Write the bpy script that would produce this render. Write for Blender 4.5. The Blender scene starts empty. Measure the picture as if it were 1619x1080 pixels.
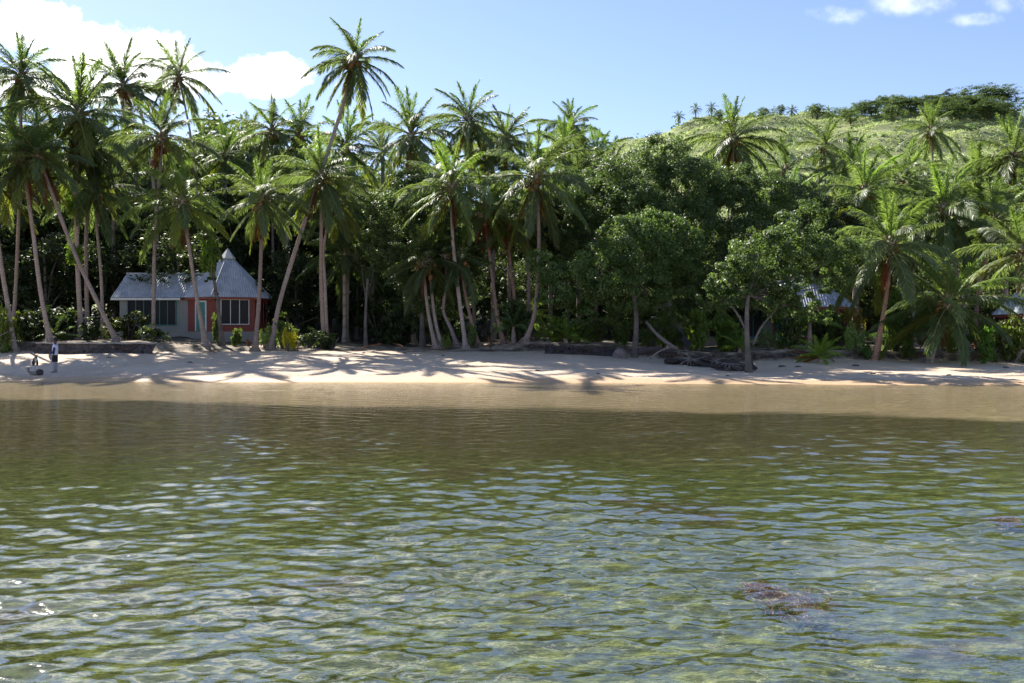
import bpy, math, random
import numpy as np
from mathutils import Vector, Matrix, Euler
R = math.radians
F0, CX, HY, CH = 1500.0, 809.5, 530.0, 2.2      # focal length in photo pixels, picture centre, horizon row, eye height
scn = bpy.context.scene
COL = scn.collection
rnd = random.Random(11)
rng = np.random.default_rng(11)

# ------------------------------------------------------------------ helpers
def PX(px, d): return (px-CX)/F0*d
def PZ(py, d): return CH-(py-HY)/F0*d
def P(px, py, d): return Vector((PX(px,d), d, PZ(py,d)))
def smooth(t):
    t = np.clip(t, 0, 1); return t*t*(3-2*t)
def wob(x, y, sc, seed, n=7):
    r = np.random.default_rng(seed); o = 0
    for i in range(n):
        a = r.uniform(0, 2*np.pi); k = 2*np.pi/sc*r.uniform(.6, 1.8); ph = r.uniform(0, 6.28)
        o = o+np.sin((x*np.cos(a)+y*np.sin(a))*k+ph)
    return o/n**.5

def mesh(name, V, F, mats=(), v=None, midx=None, smooth_=False):
    V = np.asarray(V, dtype=np.float32)
    me = bpy.data.meshes.new(name)
    if isinstance(F, np.ndarray) and F.ndim == 2:
        M, k = F.shape
        me.vertices.add(len(V)); me.vertices.foreach_set('co', V.ravel())
        me.loops.add(M*k); me.loops.foreach_set('vertex_index', F.astype(np.int32).ravel())
        me.polygons.add(M); me.polygons.foreach_set('loop_start', np.arange(0, M*k, k, dtype=np.int32))
        me.update(calc_edges=True); me.validate()
    else:
        me.from_pydata([tuple(map(float, p)) for p in V], [], [tuple(map(int, f)) for f in F]); me.update()
    for m in mats: me.materials.append(m)
    if v is not None:
        a = me.attributes.new('v', 'FLOAT', 'FACE'); a.data.foreach_set('value', np.asarray(v, dtype=np.float32))
    if midx is not None: me.polygons.foreach_set('material_index', np.asarray(midx, dtype=np.int32))
    if smooth_: me.polygons.foreach_set('use_smooth', np.ones(len(me.polygons), dtype=bool))
    return me

def link(name, data, parent=None, loc=(0,0,0), rot=(0,0,0), sc=(1,1,1), color=None):
    o = bpy.data.objects.new(name, data); COL.objects.link(o)
    if parent is not None: o.parent = parent
    o.location = loc; o.rotation_euler = rot
    o.scale = (sc, sc, sc) if isinstance(sc, (int, float)) else sc
    if color: o.color = (*color, 1)
    return o
def tag(o, label, cat, group=None):
    o['label'] = label; o['category'] = cat
    if group: o['group'] = group
    return o
def thing(name, label, cat, loc=(0,0,0), rz=0, group=None, sc=1):
    return tag(link(name, None, None, loc, (0,0,rz), sc), label, cat, group)

class MB:
    def __init__(s): s.V = []; s.F = []; s.v = []; s.m = []; s.n = 0
    def add(s, V, F, v=None, m=0):
        V = np.asarray(V, float); F = [tuple(int(i)+s.n for i in f) for f in F]
        s.V.append(V); s.F += F; s.n += len(V)
        s.v += list(v) if v is not None else [.5]*len(F); s.m += [m]*len(F); return s
    def box(s, x0, x1, y0, y1, z0, z1, m=0):
        V = [(x0,y0,z0),(x1,y0,z0),(x1,y1,z0),(x0,y1,z0),(x0,y0,z1),(x1,y0,z1),(x1,y1,z1),(x0,y1,z1)]
        return s.add(V, [(0,3,2,1),(4,5,6,7),(0,1,5,4),(1,2,6,5),(2,3,7,6),(3,0,4,7)], m=m)
    def tube(s, pts, rad, n=8, m=0, v=.5, cap=True):
        pts = [Vector(p) for p in pts]; V = []; F = []
        up = Vector((.13,.91,.2))
        for i, p in enumerate(pts):
            t = (pts[min(i+1, len(pts)-1)]-pts[max(i-1, 0)]).normalized()
            a = t.cross(up).normalized(); b = t.cross(a)
            for k in range(n):
                w = 2*math.pi*k/n
                V.append(p+(a*math.cos(w)+b*math.sin(w))*rad[i])
        for i in range(len(pts)-1):
            for k in range(n):
                F.append((i*n+k, i*n+(k+1)%n, (i+1)*n+(k+1)%n, (i+1)*n+k))
        if cap: F += [tuple(range(n))[::-1], tuple(range((len(pts)-1)*n, len(pts)*n))]
        return s.add(V, F, [v]*len(F), m)
    def blob(s, c, r, n=8, jit=.2, m=0, seed=0, v=.5):
        q = random.Random(seed); V = []; F = []
        c = Vector(c); r = (r, r, r) if isinstance(r, (int, float)) else r
        for i in range(n+1):
            th = math.pi*i/n
            for k in range(2*n):
                ph = math.pi*k/n; j = 1+q.uniform(-jit, jit)
                if i in (0, n): j = 1
                V.append((c.x+r[0]*math.sin(th)*math.cos(ph)*j, c.y+r[1]*math.sin(th)*math.sin(ph)*j, c.z+r[2]*math.cos(th)*j))
        for i in range(n):
            for k in range(2*n):
                F.append((i*2*n+k, (i+1)*2*n+k, (i+1)*2*n+(k+1)%(2*n), i*2*n+(k+1)%(2*n)))
        return s.add(V, F, [v]*len(F), m)
    def mesh(s, name, mats, smooth_=False, usev=False):
        return mesh(name, np.concatenate(s.V), s.F, mats, s.v if usev else None, s.m, smooth_)
    def obj(s, name, mats, parent=None, smooth_=False, **k):
        if not isinstance(mats, (list, tuple)): mats = [mats]
        return link(name, s.mesh(name, mats, smooth_), parent, **k)

def catmull(pts, n):
    pts = [Vector(p) for p in pts]; q = [pts[0]*2-pts[1]]+pts+[pts[-1]*2-pts[-2]]; out = []
    for i in range(n+1):
        f = i/n*(len(pts)-1); k = min(int(f), len(pts)-2); t = f-k
        a, b, c, d = q[k:k+4]
        out.append(.5*((2*b)+(c-a)*t+(2*a-5*b+4*c-d)*t*t+(3*b-a-3*c+d)*t**3))
    return out

# ------------------------------------------------------------------ ground shape
def shore(x): return 43.5-.066*x+.35*np.sin(x*.21+1)+.15*np.sin(x*.63)
def bankline(x): return 57.8-.11*x+.5*np.sin(x*.33)+.25*np.sin(x*1.1+.5)
RXA = np.array([-3,-.62,-.45,-.3,-.1,0,.06,.113,.17,.21,.25,.3,.36,.42,.47,.52,.56,.62,3])
RZA = np.array([14,16,20,24,27,32,38,46,50,52.5,53,53,53.5,54.5,55,55,52,46,30.])
def ground(x, y):
    x = np.asarray(x, float); y = np.asarray(y, float)
    ys, yb = shore(x), bankline(x)
    zb = np.interp(x, [-35,-12,2,14,30], [1.08,1.2,1.2,.85,.62])
    zb = zb-.35*np.exp(-((x-11.7)/3.5)**2)
    hb = np.interp(x, [-35,-25,-19,-12,-9,-6,-2,1,14,30], [.68,.68,.3,.3,.22,.2,.3,.55,.55,.5])
    wb = np.interp(x, [-35,-24,-20,-12,-6,-2,1,30], [.5,.5,4,4,5,4,.7,.9])
    s = np.clip((y-ys)/(yb-ys), 0, 1)
    z = np.where(y < ys, -np.minimum((ys-y)*.032, .20+(ys-y)*.016), zb*s**.9)
    z = np.maximum(z, -.72)
    z = z+hb*smooth((y-yb)/wb)+np.clip(y-yb-wb, 0, 40)*.026
    z = z+np.where(y > yb, .05*wob(x, y, 3.0, 3)*smooth((y-yb)/2), .012*wob(x, y, 2.5, 4)*smooth((y-ys)/3))
    rz = np.interp(x/np.maximum(y, 20), RXA, RZA)
    t = np.clip((y-84)/(232-84), 0, 1)
    hz = rz*(.30*smooth(t)+.70*t) - np.clip(y-232, 0, 200)*.25
    return z+np.where(y > 84, hz*(1+.02*wob(x, y, 25, 9)), 0)
def G(x, y): return float(ground(x, y))

# ------------------------------------------------------------------ materials
def NM(name):
    m = bpy.data.materials.new(name); m.use_nodes = True
    nt = m.node_tree; nt.nodes.clear()
    return m, nt
class N:
    def __init__(s, nt): s.nt = nt
    def __call__(s, typ, ins=None, **props):
        n = s.nt.nodes.new(typ)
        for k, v in props.items(): setattr(n, k, v)
        for k, v in (ins or {}).items():
            sk = n.inputs[k]
            if isinstance(v, bpy.types.NodeSocket): s.nt.links.new(v, sk)
            else:
                if isinstance(v, tuple) and len(v) == 3 and sk.type == 'RGBA': v = (*v, 1)
                sk.default_value = v
        return n
    def math(s, op, a, b=0., c=0., clamp=False):
        return s('ShaderNodeMath', {0: a, 1: b, 2: c}, operation=op, use_clamp=clamp).outputs[0]
    def mix(s, f, a, b, mode='MIX'):
        n = s('ShaderNodeMix', data_type='RGBA', blend_type=mode)
        for sk, v in ((n.inputs[0], f), (n.inputs[6], a), (n.inputs[7], b)):
            if isinstance(v, bpy.types.NodeSocket): s.nt.links.new(v, sk)
            else: sk.default_value = (*v, 1) if isinstance(v, tuple) and len(v) == 3 else v
        return n.outputs[2]
    def noise(s, vec, scale, detail=4, rough=.55, dist=0):
        n = s('ShaderNodeTexNoise', {'Scale': scale, 'Detail': detail, 'Roughness': rough, 'Distortion': dist})
        if vec is not None: s.nt.links.new(vec, n.inputs['Vector'])
        return n.outputs['Fac']
    def ramp(s, f, a, b):
        n = s('ShaderNodeMapRange', {0: f, 1: a, 2: b}, interpolation_type='SMOOTHSTEP'); return n.outputs[0]
    def scaled(s, vec, sc):
        return s('ShaderNodeVectorMath', {0: vec, 1: sc}, operation='MULTIPLY').outputs[0]
    def out(s, sh): s('ShaderNodeOutputMaterial', {'Surface': sh})

def leaf_mat(name, dark, light, trans, rough=.42, tf=.3, spec=.5, objcol=True):
    m, nt = NM(name); n = N(nt)
    at = n('ShaderNodeAttribute', attribute_name='v').outputs['Fac']
    c = n.mix(at, dark, light)
    oi = n('ShaderNodeObjectInfo')
    if objcol:
        c = n.mix(1., c, oi.outputs['Color'], 'MULTIPLY')
        tc = n.mix(1., trans, oi.outputs['Color'], 'MULTIPLY')
    else: tc = n.mix(0., trans, trans)
    br = n.math('MULTIPLY_ADD', oi.outputs['Random'], .35, .83)
    c = n.mix(1., c, n('ShaderNodeCombineColor', {0: br, 1: br, 2: br}).outputs[0], 'MULTIPLY')
    b = n('ShaderNodeBsdfPrincipled', {'Base Color': c, 'Roughness': rough, 'Specular IOR Level': spec})
    t = n('ShaderNodeBsdfTranslucent', {'Color': tc})
    n.out(n('ShaderNodeMixShader', {0: tf, 1: b.outputs[0], 2: t.outputs[0]}).outputs[0])
    return m
def simple(name, col, rough=.6, noise=.15, scale=8, bump=0., spec=.4, metal=0.):
    m, nt = NM(name); n = N(nt)
    o = n('ShaderNodeTexCoord').outputs['Object']
    f = n.noise(o, scale, 5, .6)
    c = n.mix(f, tuple(x*(1-noise*1.5) for x in col), tuple(min(1, x*(1+noise*1.5)) for x in col))
    b = n('ShaderNodeBsdfPrincipled', {'Base Color': c, 'Roughness': rough, 'Specular IOR Level': spec, 'Metallic': metal})
    if bump:
        bp = n('ShaderNodeBump', {'Height': f, 'Strength': 1., 'Distance': bump}); nt.links.new(bp.outputs[0], b.inputs['Normal'])
    n.out(b.outputs[0]); return m

M_FROND = leaf_mat('palm_leaflets', (.050,.073,.031), (.138,.176,.070), (.31,.42,.09), rough=.45, tf=.40, spec=.34)
M_RIB = simple('palm_rib', (.18,.18,.07), .75, .1, spec=.15)
M_DEAD = leaf_mat('dead_palm_leaflets', (.085,.045,.022), (.20,.115,.055), (.22,.10,.04), rough=.8, tf=.25, spec=.2)
M_LEAF = leaf_mat('broad_leaves', (.028,.040,.016), (.082,.104,.036), (.20,.27,.055), rough=.5, tf=.34, spec=.32)
M_SCRUB = leaf_mat('hill_scrub', (.165,.215,.085), (.37,.44,.19), (.50,.60,.22), rough=.6, tf=.5, spec=.3)
M_GRASS = leaf_mat('sea_grass', (.10,.125,.03), (.27,.30,.08), (.2,.24,.05), rough=.6, tf=.2, spec=.2, objcol=False)
M_NUT = simple('coconut_husk', (.20,.10,.03), .5, .3, 6)
M_WOOD = simple('grey_driftwood', (.20,.17,.15), .85, .3, 9, .02)
M_DARKWOOD = simple('dark_root_wood', (.055,.045,.042), .9, .35, 5, .04)
M_ROCK = simple('dark_stone', (.09,.08,.075), .85, .3, 6, .03)

def trunk_mat(name, ca, cb, ring=True):
    m, nt = NM(name); n = N(nt)
    o = n('ShaderNodeTexCoord').outputs['Object']
    big = n.noise(o, 1.1, 4, .6); fine = n.noise(n.scaled(o, (6,6,14)), 1., 4, .6)
    c = n.mix(n.ramp(big, .3, .7), ca, cb)
    c = n.mix(n.math('MULTIPLY', n.ramp(fine, .5, .75), .5), c, tuple(x*.45 for x in ca))
    b = n('ShaderNodeBsdfPrincipled', {'Roughness': .85, 'Specular IOR Level': .25})
    h = fine
    if ring:
        w = n('ShaderNodeTexWave', {'Vector': o, 'Scale': 2.6, 'Distortion': 1.6, 'Detail': 2., 'Detail Scale': 2.}, wave_type='BANDS', bands_direction='Z').outputs['Fac']
        c = n.mix(n.math('MULTIPLY', n.ramp(w, .75, .98), .45), c, tuple(x*.35 for x in ca))
        h = n.math('ADD', fine, n.math('MULTIPLY', w, -.8))
    oi = n('ShaderNodeObjectInfo')
    c = n.mix(1., c, oi.outputs['Color'], 'MULTIPLY')
    nt.links.new(c, b.inputs['Base Color'])
    bp = n('ShaderNodeBump', {'Height': h, 'Strength': .8, 'Distance': .04}); nt.links.new(bp.outputs[0], b.inputs['Normal'])
    n.out(b.outputs[0]); return m
M_TRUNK = trunk_mat('palm_bark', (.36,.28,.235), (.48,.38,.325))
M_BARK = trunk_mat('tree_bark', (.095,.08,.07), (.185,.16,.14), False)

def ground_mat():
    m, nt = NM('sand_soil_grass'); n = N(nt)
    g = n('ShaderNodeNewGeometry'); p = g.outputs['Position']
    x, y, z = n('ShaderNodeSeparateXYZ', {0: p}).outputs
    bank = n('ShaderNodeAttribute', attribute_name='zone').outputs['Fac']     # metres behind the bank line
    inl = n('ShaderNodeAttribute', attribute_name='shore').outputs['Fac']     # metres inland of the water's edge
    n1 = n.noise(p, .35, 5, .6); n2 = n.noise(p, 3.2, 6, .65); n3 = n.noise(n.scaled(p, (5,9,5)), 3., 3, .6)
    sand = n.mix(n.ramp(n1, .35, .7), (.60,.462,.325), (.68,.54,.395))
    sand = n.mix(n.math('MULTIPLY', n.ramp(n2, .52, .72), .35), sand, (.36,.26,.18))
    deb = n.math('MULTIPLY', n.ramp(n3, .66, .74), n.math('MULTIPLY', n.ramp(n1, .4, .65), .55))
    sand = n.mix(deb, sand, (.10,.075,.06))
    wetn = n.math('MULTIPLY_ADD', n1, 1.6, -.8)
    wet = n.ramp(n.math('ADD', inl, wetn), 2.4, 1.2)
    sand = n.mix(wet, sand, (.52,.35,.205))
    wr = n.math('MULTIPLY', n.ramp(n.math('ABSOLUTE', n.math('ADD', n.math('ADD', inl, wetn), -2.3)), .9, .1), n.ramp(n.noise(n.scaled(p, (4,7,4)), 2., 4, .7), .50, .62))
    wr2 = n.math('MULTIPLY', n.ramp(bank, -4., -.5), n.ramp(n.noise(n.scaled(p, (3,5,3)), 2.2, 4, .7), .54, .64))
    sand = n.mix(n.math('MULTIPLY', n.math('MAXIMUM', wr, wr2), .8), sand, (.10,.075,.055))
    # soil, roots and litter on the bank and in the grove
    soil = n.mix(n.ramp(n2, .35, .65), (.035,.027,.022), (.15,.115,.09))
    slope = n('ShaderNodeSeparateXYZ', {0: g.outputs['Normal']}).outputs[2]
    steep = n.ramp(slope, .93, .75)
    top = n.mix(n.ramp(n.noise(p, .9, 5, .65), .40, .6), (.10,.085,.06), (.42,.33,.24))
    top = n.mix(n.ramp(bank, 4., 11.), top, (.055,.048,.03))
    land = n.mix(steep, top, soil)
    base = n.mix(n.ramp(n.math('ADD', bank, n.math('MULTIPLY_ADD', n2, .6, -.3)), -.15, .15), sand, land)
    grass = n.mix(n.ramp(n.noise(p, .12, 6, .7), .35, .65), (.13,.155,.06), (.30,.33,.13))
    base = n.mix(n.ramp(y, 88, 112), base, grass)
    # sea floor
    gw = n.noise(n.scaled(p, (.55,.9,1)), .55, 7, .68, .6); gf = n.math('ADD', n.math('MULTIPLY', n.noise(n.scaled(p, (2.2,5.,1)), 2., 5, .7), .6), n.math('MULTIPLY', n.noise(n.scaled(p, (1.,1.6,1)), 14., 4, .75), .4))
    weed = n.mix(n.ramp(gf, .38, .64), (.065,.073,.022), (.245,.25,.085))
    brown = n.mix(n.ramp(gf, .38, .64), (.075,.06,.03), (.23,.18,.095))
    far = n.ramp(n.math('ADD', inl, n.math('MULTIPLY_ADD', gw, 8., -4.)), -27., -19.)
    weed = n.mix(far, weed, brown)
    weed = n.mix(n.ramp(n.noise(p, .35, 6, .7), .53, .68), weed, brown)
    weed = n.mix(n.math('MULTIPLY', n.ramp(gw, .60, .74), .45), weed, (.24,.235,.10))
    dx = n.math('MULTIPLY_ADD', x, .62, -3.2); dy = n.math('MULTIPLY_ADD', y, .8, -9.6)
    pd = n.math('ADD', n.math('MULTIPLY', dx, dx), n.math('MULTIPLY', dy, dy))
    pale = n.ramp(n.math('ADD', pd, n.math('MULTIPLY_ADD', n.noise(p, 1.6, 5, .65), 4., -2.)), 1.3, .2)
    weed = n.mix(n.math('MULTIPLY', pale, .42), weed, (.40,.38,.26))
    shal = n.mix(n.ramp(n2, .35, .7), (.54,.38,.235), (.64,.475,.305))
    edge = n.ramp(n.math('ADD', n.math('ADD', inl, n.math('MULTIPLY', x, .15)), n.math('MULTIPLY_ADD', n.noise(n.scaled(p, (.12,.4,1)), 1.2, 4, .6), 4., -2.)), -11.6, -9.8)
    floor = n.mix(edge, weed, shal)
    col = n.mix(n.ramp(inl, -.4, .25), floor, base)
    ro = n.math('MULTIPLY_ADD', n.math('MULTIPLY', wet, n.ramp(inl, 0., .5)), -.38, .93); spc = n.math('MULTIPLY', n.ramp(inl, 0., .4), .25)
    bpm = n.math('ADD', n2, n.math('MULTIPLY', n3, .5))
    bp = n('ShaderNodeBump', {'Height': bpm, 'Strength': .8, 'Distance': .08})
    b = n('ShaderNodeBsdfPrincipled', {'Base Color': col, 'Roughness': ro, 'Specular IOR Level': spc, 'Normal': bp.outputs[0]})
    n.out(b.outputs[0]); return m
M_GROUND = ground_mat()

def water_mat():
    m, nt = NM('clear_shallow_water'); n = N(nt)
    p = n('ShaderNodeNewGeometry').outputs['Position']
    h = n.math('ADD', n.noise(n.scaled(p, (1.,1.7,1)), 4.5, 3, .5, .4), n.math('MULTIPLY', n.noise(n.scaled(p, (1.,1.5,1)), 15., 2, .5, .5), .30))
    bp = n('ShaderNodeBump', {'Height': h, 'Strength': 1., 'Distance': .005}).outputs[0]
    fr = n('ShaderNodeFresnel', {'IOR': 1.333, 'Normal': bp}).outputs[0]
    t = n('ShaderNodeBsdfTransparent', {'Color': (.90,.95,.88)})
    g = n('ShaderNodeBsdfGlossy', {'Color': (1.,1.,1.), 'Roughness': .035, 'Normal': bp})
    fr = n.math('DIVIDE', fr, n.math('MULTIPLY_ADD', fr, 1.25, .46))
    n.out(n('ShaderNodeMixShader', {0: fr, 1: t.outputs[0], 2: g.outputs[0]}).outputs[0]); return m
M_WATER = water_mat()

# ------------------------------------------------------------------ ground sheets (shared rows: no gaps)
def fan(name, ys, nt, tmax, fz, off=20, mats=(), attrs=False):
    t = np.linspace(-1, 1, nt); t = tmax*(.75*t+.25*t**3)
    Y, T = np.meshgrid(ys, t, indexing='ij'); X = T*(Y+off); Z = fz(X, Y)
    V = np.stack([X, Y, Z], -1).reshape(-1, 3)
    i = np.arange(len(ys)-1)[:, None]*nt+np.arange(nt-1)[None]
    Fq = np.stack([i, i+1, i+nt+1, i+nt], -1).reshape(-1, 4)
    me = mesh(name, V, Fq, mats, smooth_=True)
    if attrs:
        for nm, val in (('zone', Y-bankline(X)), ('shore', Y-shore(X))):
            a = me.attributes.new(nm, 'FLOAT', 'POINT'); a.data.foreach_set('value', val.astype(np.float32).ravel())
    o = link(name, me); o['kind'] = 'structure'; return o
def seafloor(x, y):
    return ground(x, y)+(.008*wob(x, y, 1.1, 21)+.02*wob(x, y, 4.3, 22))*smooth((42-y)/4)
fan('seabed', np.concatenate([np.linspace(-30, 4, 30), np.arange(4.25, 40.01, .25)]), 330, .85, seafloor, mats=[M_GROUND], attrs=True)
fan('beach', np.arange(40, 64.01, .2), 420, .85, ground, mats=[M_GROUND], attrs=True)
fan('grove_ground', np.arange(64, 100.01, 1.), 180, .85, ground, mats=[M_GROUND], attrs=True)
fan('hillside', np.concatenate([np.arange(100, 236, 2.), np.arange(236, 420, 8.)]), 220, .85, ground, mats=[M_GROUND], attrs=True)

# water: long ripples as real relief, finest ripples as bump
WR = np.random.default_rng(5); WAVES = []
for i in range(70):
    lam = .135*(1.1/.135)**(WR.random()**1.1); a = WR.normal(R(97), R(34))
    WAVES.append((2*np.pi/lam*np.cos(a), 2*np.pi/lam*np.sin(a), WR.uniform(0, 6.28), 0.0050*lam**.95))
def wave(x, y):
    z = np.zeros_like(x)
    for kx, ky, ph, am in WAVES:
        lam = 2*np.pi/math.hypot(kx, ky); z += am*np.sin(kx*x+ky*y+ph)*smooth((lam/np.maximum(.0035*y, .026)-2.3)/2.4)
    patch = .78+.34*wob(x, y, 8., 31)+.22*wob(x, y, 2.6, 33)
    calm = .14+.30*smooth((38-y)/24)+.56*smooth((16-y)/10)
    return z*np.clip(patch, .25, 1.5)*calm
rows = [2.5]
while rows[-1] < 48.6: rows.append(rows[-1]+max(.026, .0035*rows[-1]))
fan('sea_water', np.concatenate([np.linspace(-60, 2.3, 12), np.array(rows)]), 760, .80, wave, off=3, mats=[M_WATER])

# ------------------------------------------------------------------ palm fronds
def frond_arrays(e0, bend, seed, dead=False, nl=94):
    q = np.random.default_rng(seed); ns = 14
    s = np.linspace(0, 1, ns+1); e = R(e0)-R(bend)*s**1.35
    pts = np.zeros((ns+1, 3)); yaw = q.normal(0, .10)
    for i in range(ns):
        em = (e[i]+e[i+1])/2; yw = yaw*s[i]
        pts[i+1] = pts[i]+np.array([math.cos(em)*math.cos(yw), math.cos(em)*math.sin(yw), math.sin(em)])/ns
    V = []; Fq = []; v = []; m = []
    def pt(t):
        f = t*ns; k = min(int(f), ns-1); w = f-k; return pts[k]*(1-w)+pts[k+1]*w, (pts[k+1]-pts[k])*ns
    for i in range(ns+1):                                   # rib
        T = pt(s[i])[1]; T = T/np.linalg.norm(T); S = np.array([-T[1], T[0], 0]); S = S/(np.linalg.norm(S)+1e-6); U = np.cross(T, S)
        r = .0095*(1-s[i])+.0016
        for a, b in ((1,0),(0,1),(-1,0),(0,-1)): V.append(pts[i]+(S*a*1.3+U*b)*r)
    for i in range(ns):
        for k in range(4): Fq.append((i*4+k, i*4+(k+1)%4, i*4+4+(k+1)%4, i*4+4+k)); v.append(.6); m.append(1)
    roll = q.normal(0, .18)
    for side in (-1, 1):
        for j in range(nl):
            t = .13+.865*(j+q.uniform(-.3, .3))/nl
            if q.random() < (.22 if dead else .03): continue
            c, T = pt(min(t, .999)); T = T/np.linalg.norm(T)
            S = np.array([-T[1], T[0], 0]); S = S/(np.linalg.norm(S)+1e-6)*side; U = np.cross(T, S*side); 
            ll = .228*math.sin(math.pi*min(1, .16+.80*t**.9))**.6*q.uniform(.85, 1.1)*(1.05 if t < .8 else 1.)
            fw = R(q.normal(48, 10)+18*t+(16 if e0 > 55 else 0)); up = .18+side*roll
            d = S*math.cos(fw)+T*math.sin(fw)+U*up
            d = d/np.linalg.norm(d)
            dr = q.uniform(.35, .95) if not dead else q.uniform(.9, 1.6)
            d1 = d+np.array([0,0,-dr*.45]); d1 /= np.linalg.norm(d1)
            d2 = d+np.array([0,0,-dr*1.5]); d2 /= np.linalg.norm(d2)
            w = T-d1*np.dot(T, d1); w /= np.linalg.norm(w); w = w+U*q.normal(0,.5)
            wd = .0054*q.uniform(.8, 1.15)*(.7 if dead else 1)
            p1 = c+d1*ll*.5; p2 = p1+d2*ll*.5; k = len(V)
            V += [c-w*wd*.6, c+w*wd*.6, p1-w*wd, p1+w*wd, p2-w*wd*.12, p2+w*wd*.12]
            Fq += [(k, k+1, k+3, k+2), (k+2, k+3, k+5, k+4)]
            b = np.clip(q.normal(.42, .18)+.15*t, 0, 1); v += [b, b]; m += [0, 0]
    return np.array(V), np.array(Fq), np.array(v), np.array(m)
CATS = [(82,14),(64,36),(46,54),(28,62),(10,56),(-10,46),(-32,34),(-56,20)]
FR = []; FRM = []
for ci, (e0, bd) in enumerate(CATS):
    FR.append([frond_arrays(e0+rnd.uniform(-4,4), bd*rnd.uniform(.85,1.15), 100+ci*10+k) for k in range(3)])
    FRM.append([mesh('frond', a[0], a[1], [M_FROND, M_RIB], a[2], a[3]) for a in FR[-1]])
DFR = [frond_arrays(e0, 16, 300+i, True) for i, e0 in enumerate((-62,-72,-80))]
DFRM = [mesh('dead_frond', a[0], a[1], [M_DEAD, M_DEAD], a[2], a[3]) for a in DFR]
def catfor(e): return min(range(len(CATS)), key=lambda i: abs(CATS[i][0]-e))
def heart():
    b = MB(); q = random.Random(3)
    b.tube([(0,0,-.45),(0,0,-.1),(0,0,.25),(0,0,.55)], [.14,.2,.19,.08], 10, 0)
    for k in range(16):
        a = k*2.4; e = R(70-k*6); l = .75
        d = Vector((math.cos(a)*math.cos(e), math.sin(a)*math.cos(e), math.sin(e)))
        b.tube([(0,0,.05-.02*k), d*l*.5+Vector((0,0,.05-.02*k)), d*l+Vector((0,0,-.03-.02*k))], [.09,.06,.035], 6, 1)
    return b.mesh('crown', [M_TRUNK, M_RIB], True)
HEART = heart()
def nuts(seed):
    b = MB(); q = random.Random(seed)
    for k in range(9):
        a = q.uniform(0, 6.28); r = q.uniform(.18,.42); z = q.uniform(-.65,-.15)
        b.blob((r*math.cos(a), r*math.sin(a), z), (.12,.12,.15), 5, .05, 0, seed+k)
        b.tube([(0,0,.0), (r*.7*math.cos(a), r*.7*math.sin(a), z*.3+.05), (r*math.cos(a), r*math.sin(a), z+.1)], [.025,.02,.015], 5, 1)
    for k in range(7):
        a = q.uniform(0, 6.28); 
        b.tube([(0,0,0), (.35*math.cos(a), .35*math.sin(a), .12), (.62*math.cos(a), .62*math.sin(a), -.25)], [.03,.02,.006], 5, 0)
    return b.mesh('coconut_cluster', [M_NUT, M_RIB], True)
NUTS = [nuts(1), nuts(40)]

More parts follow.
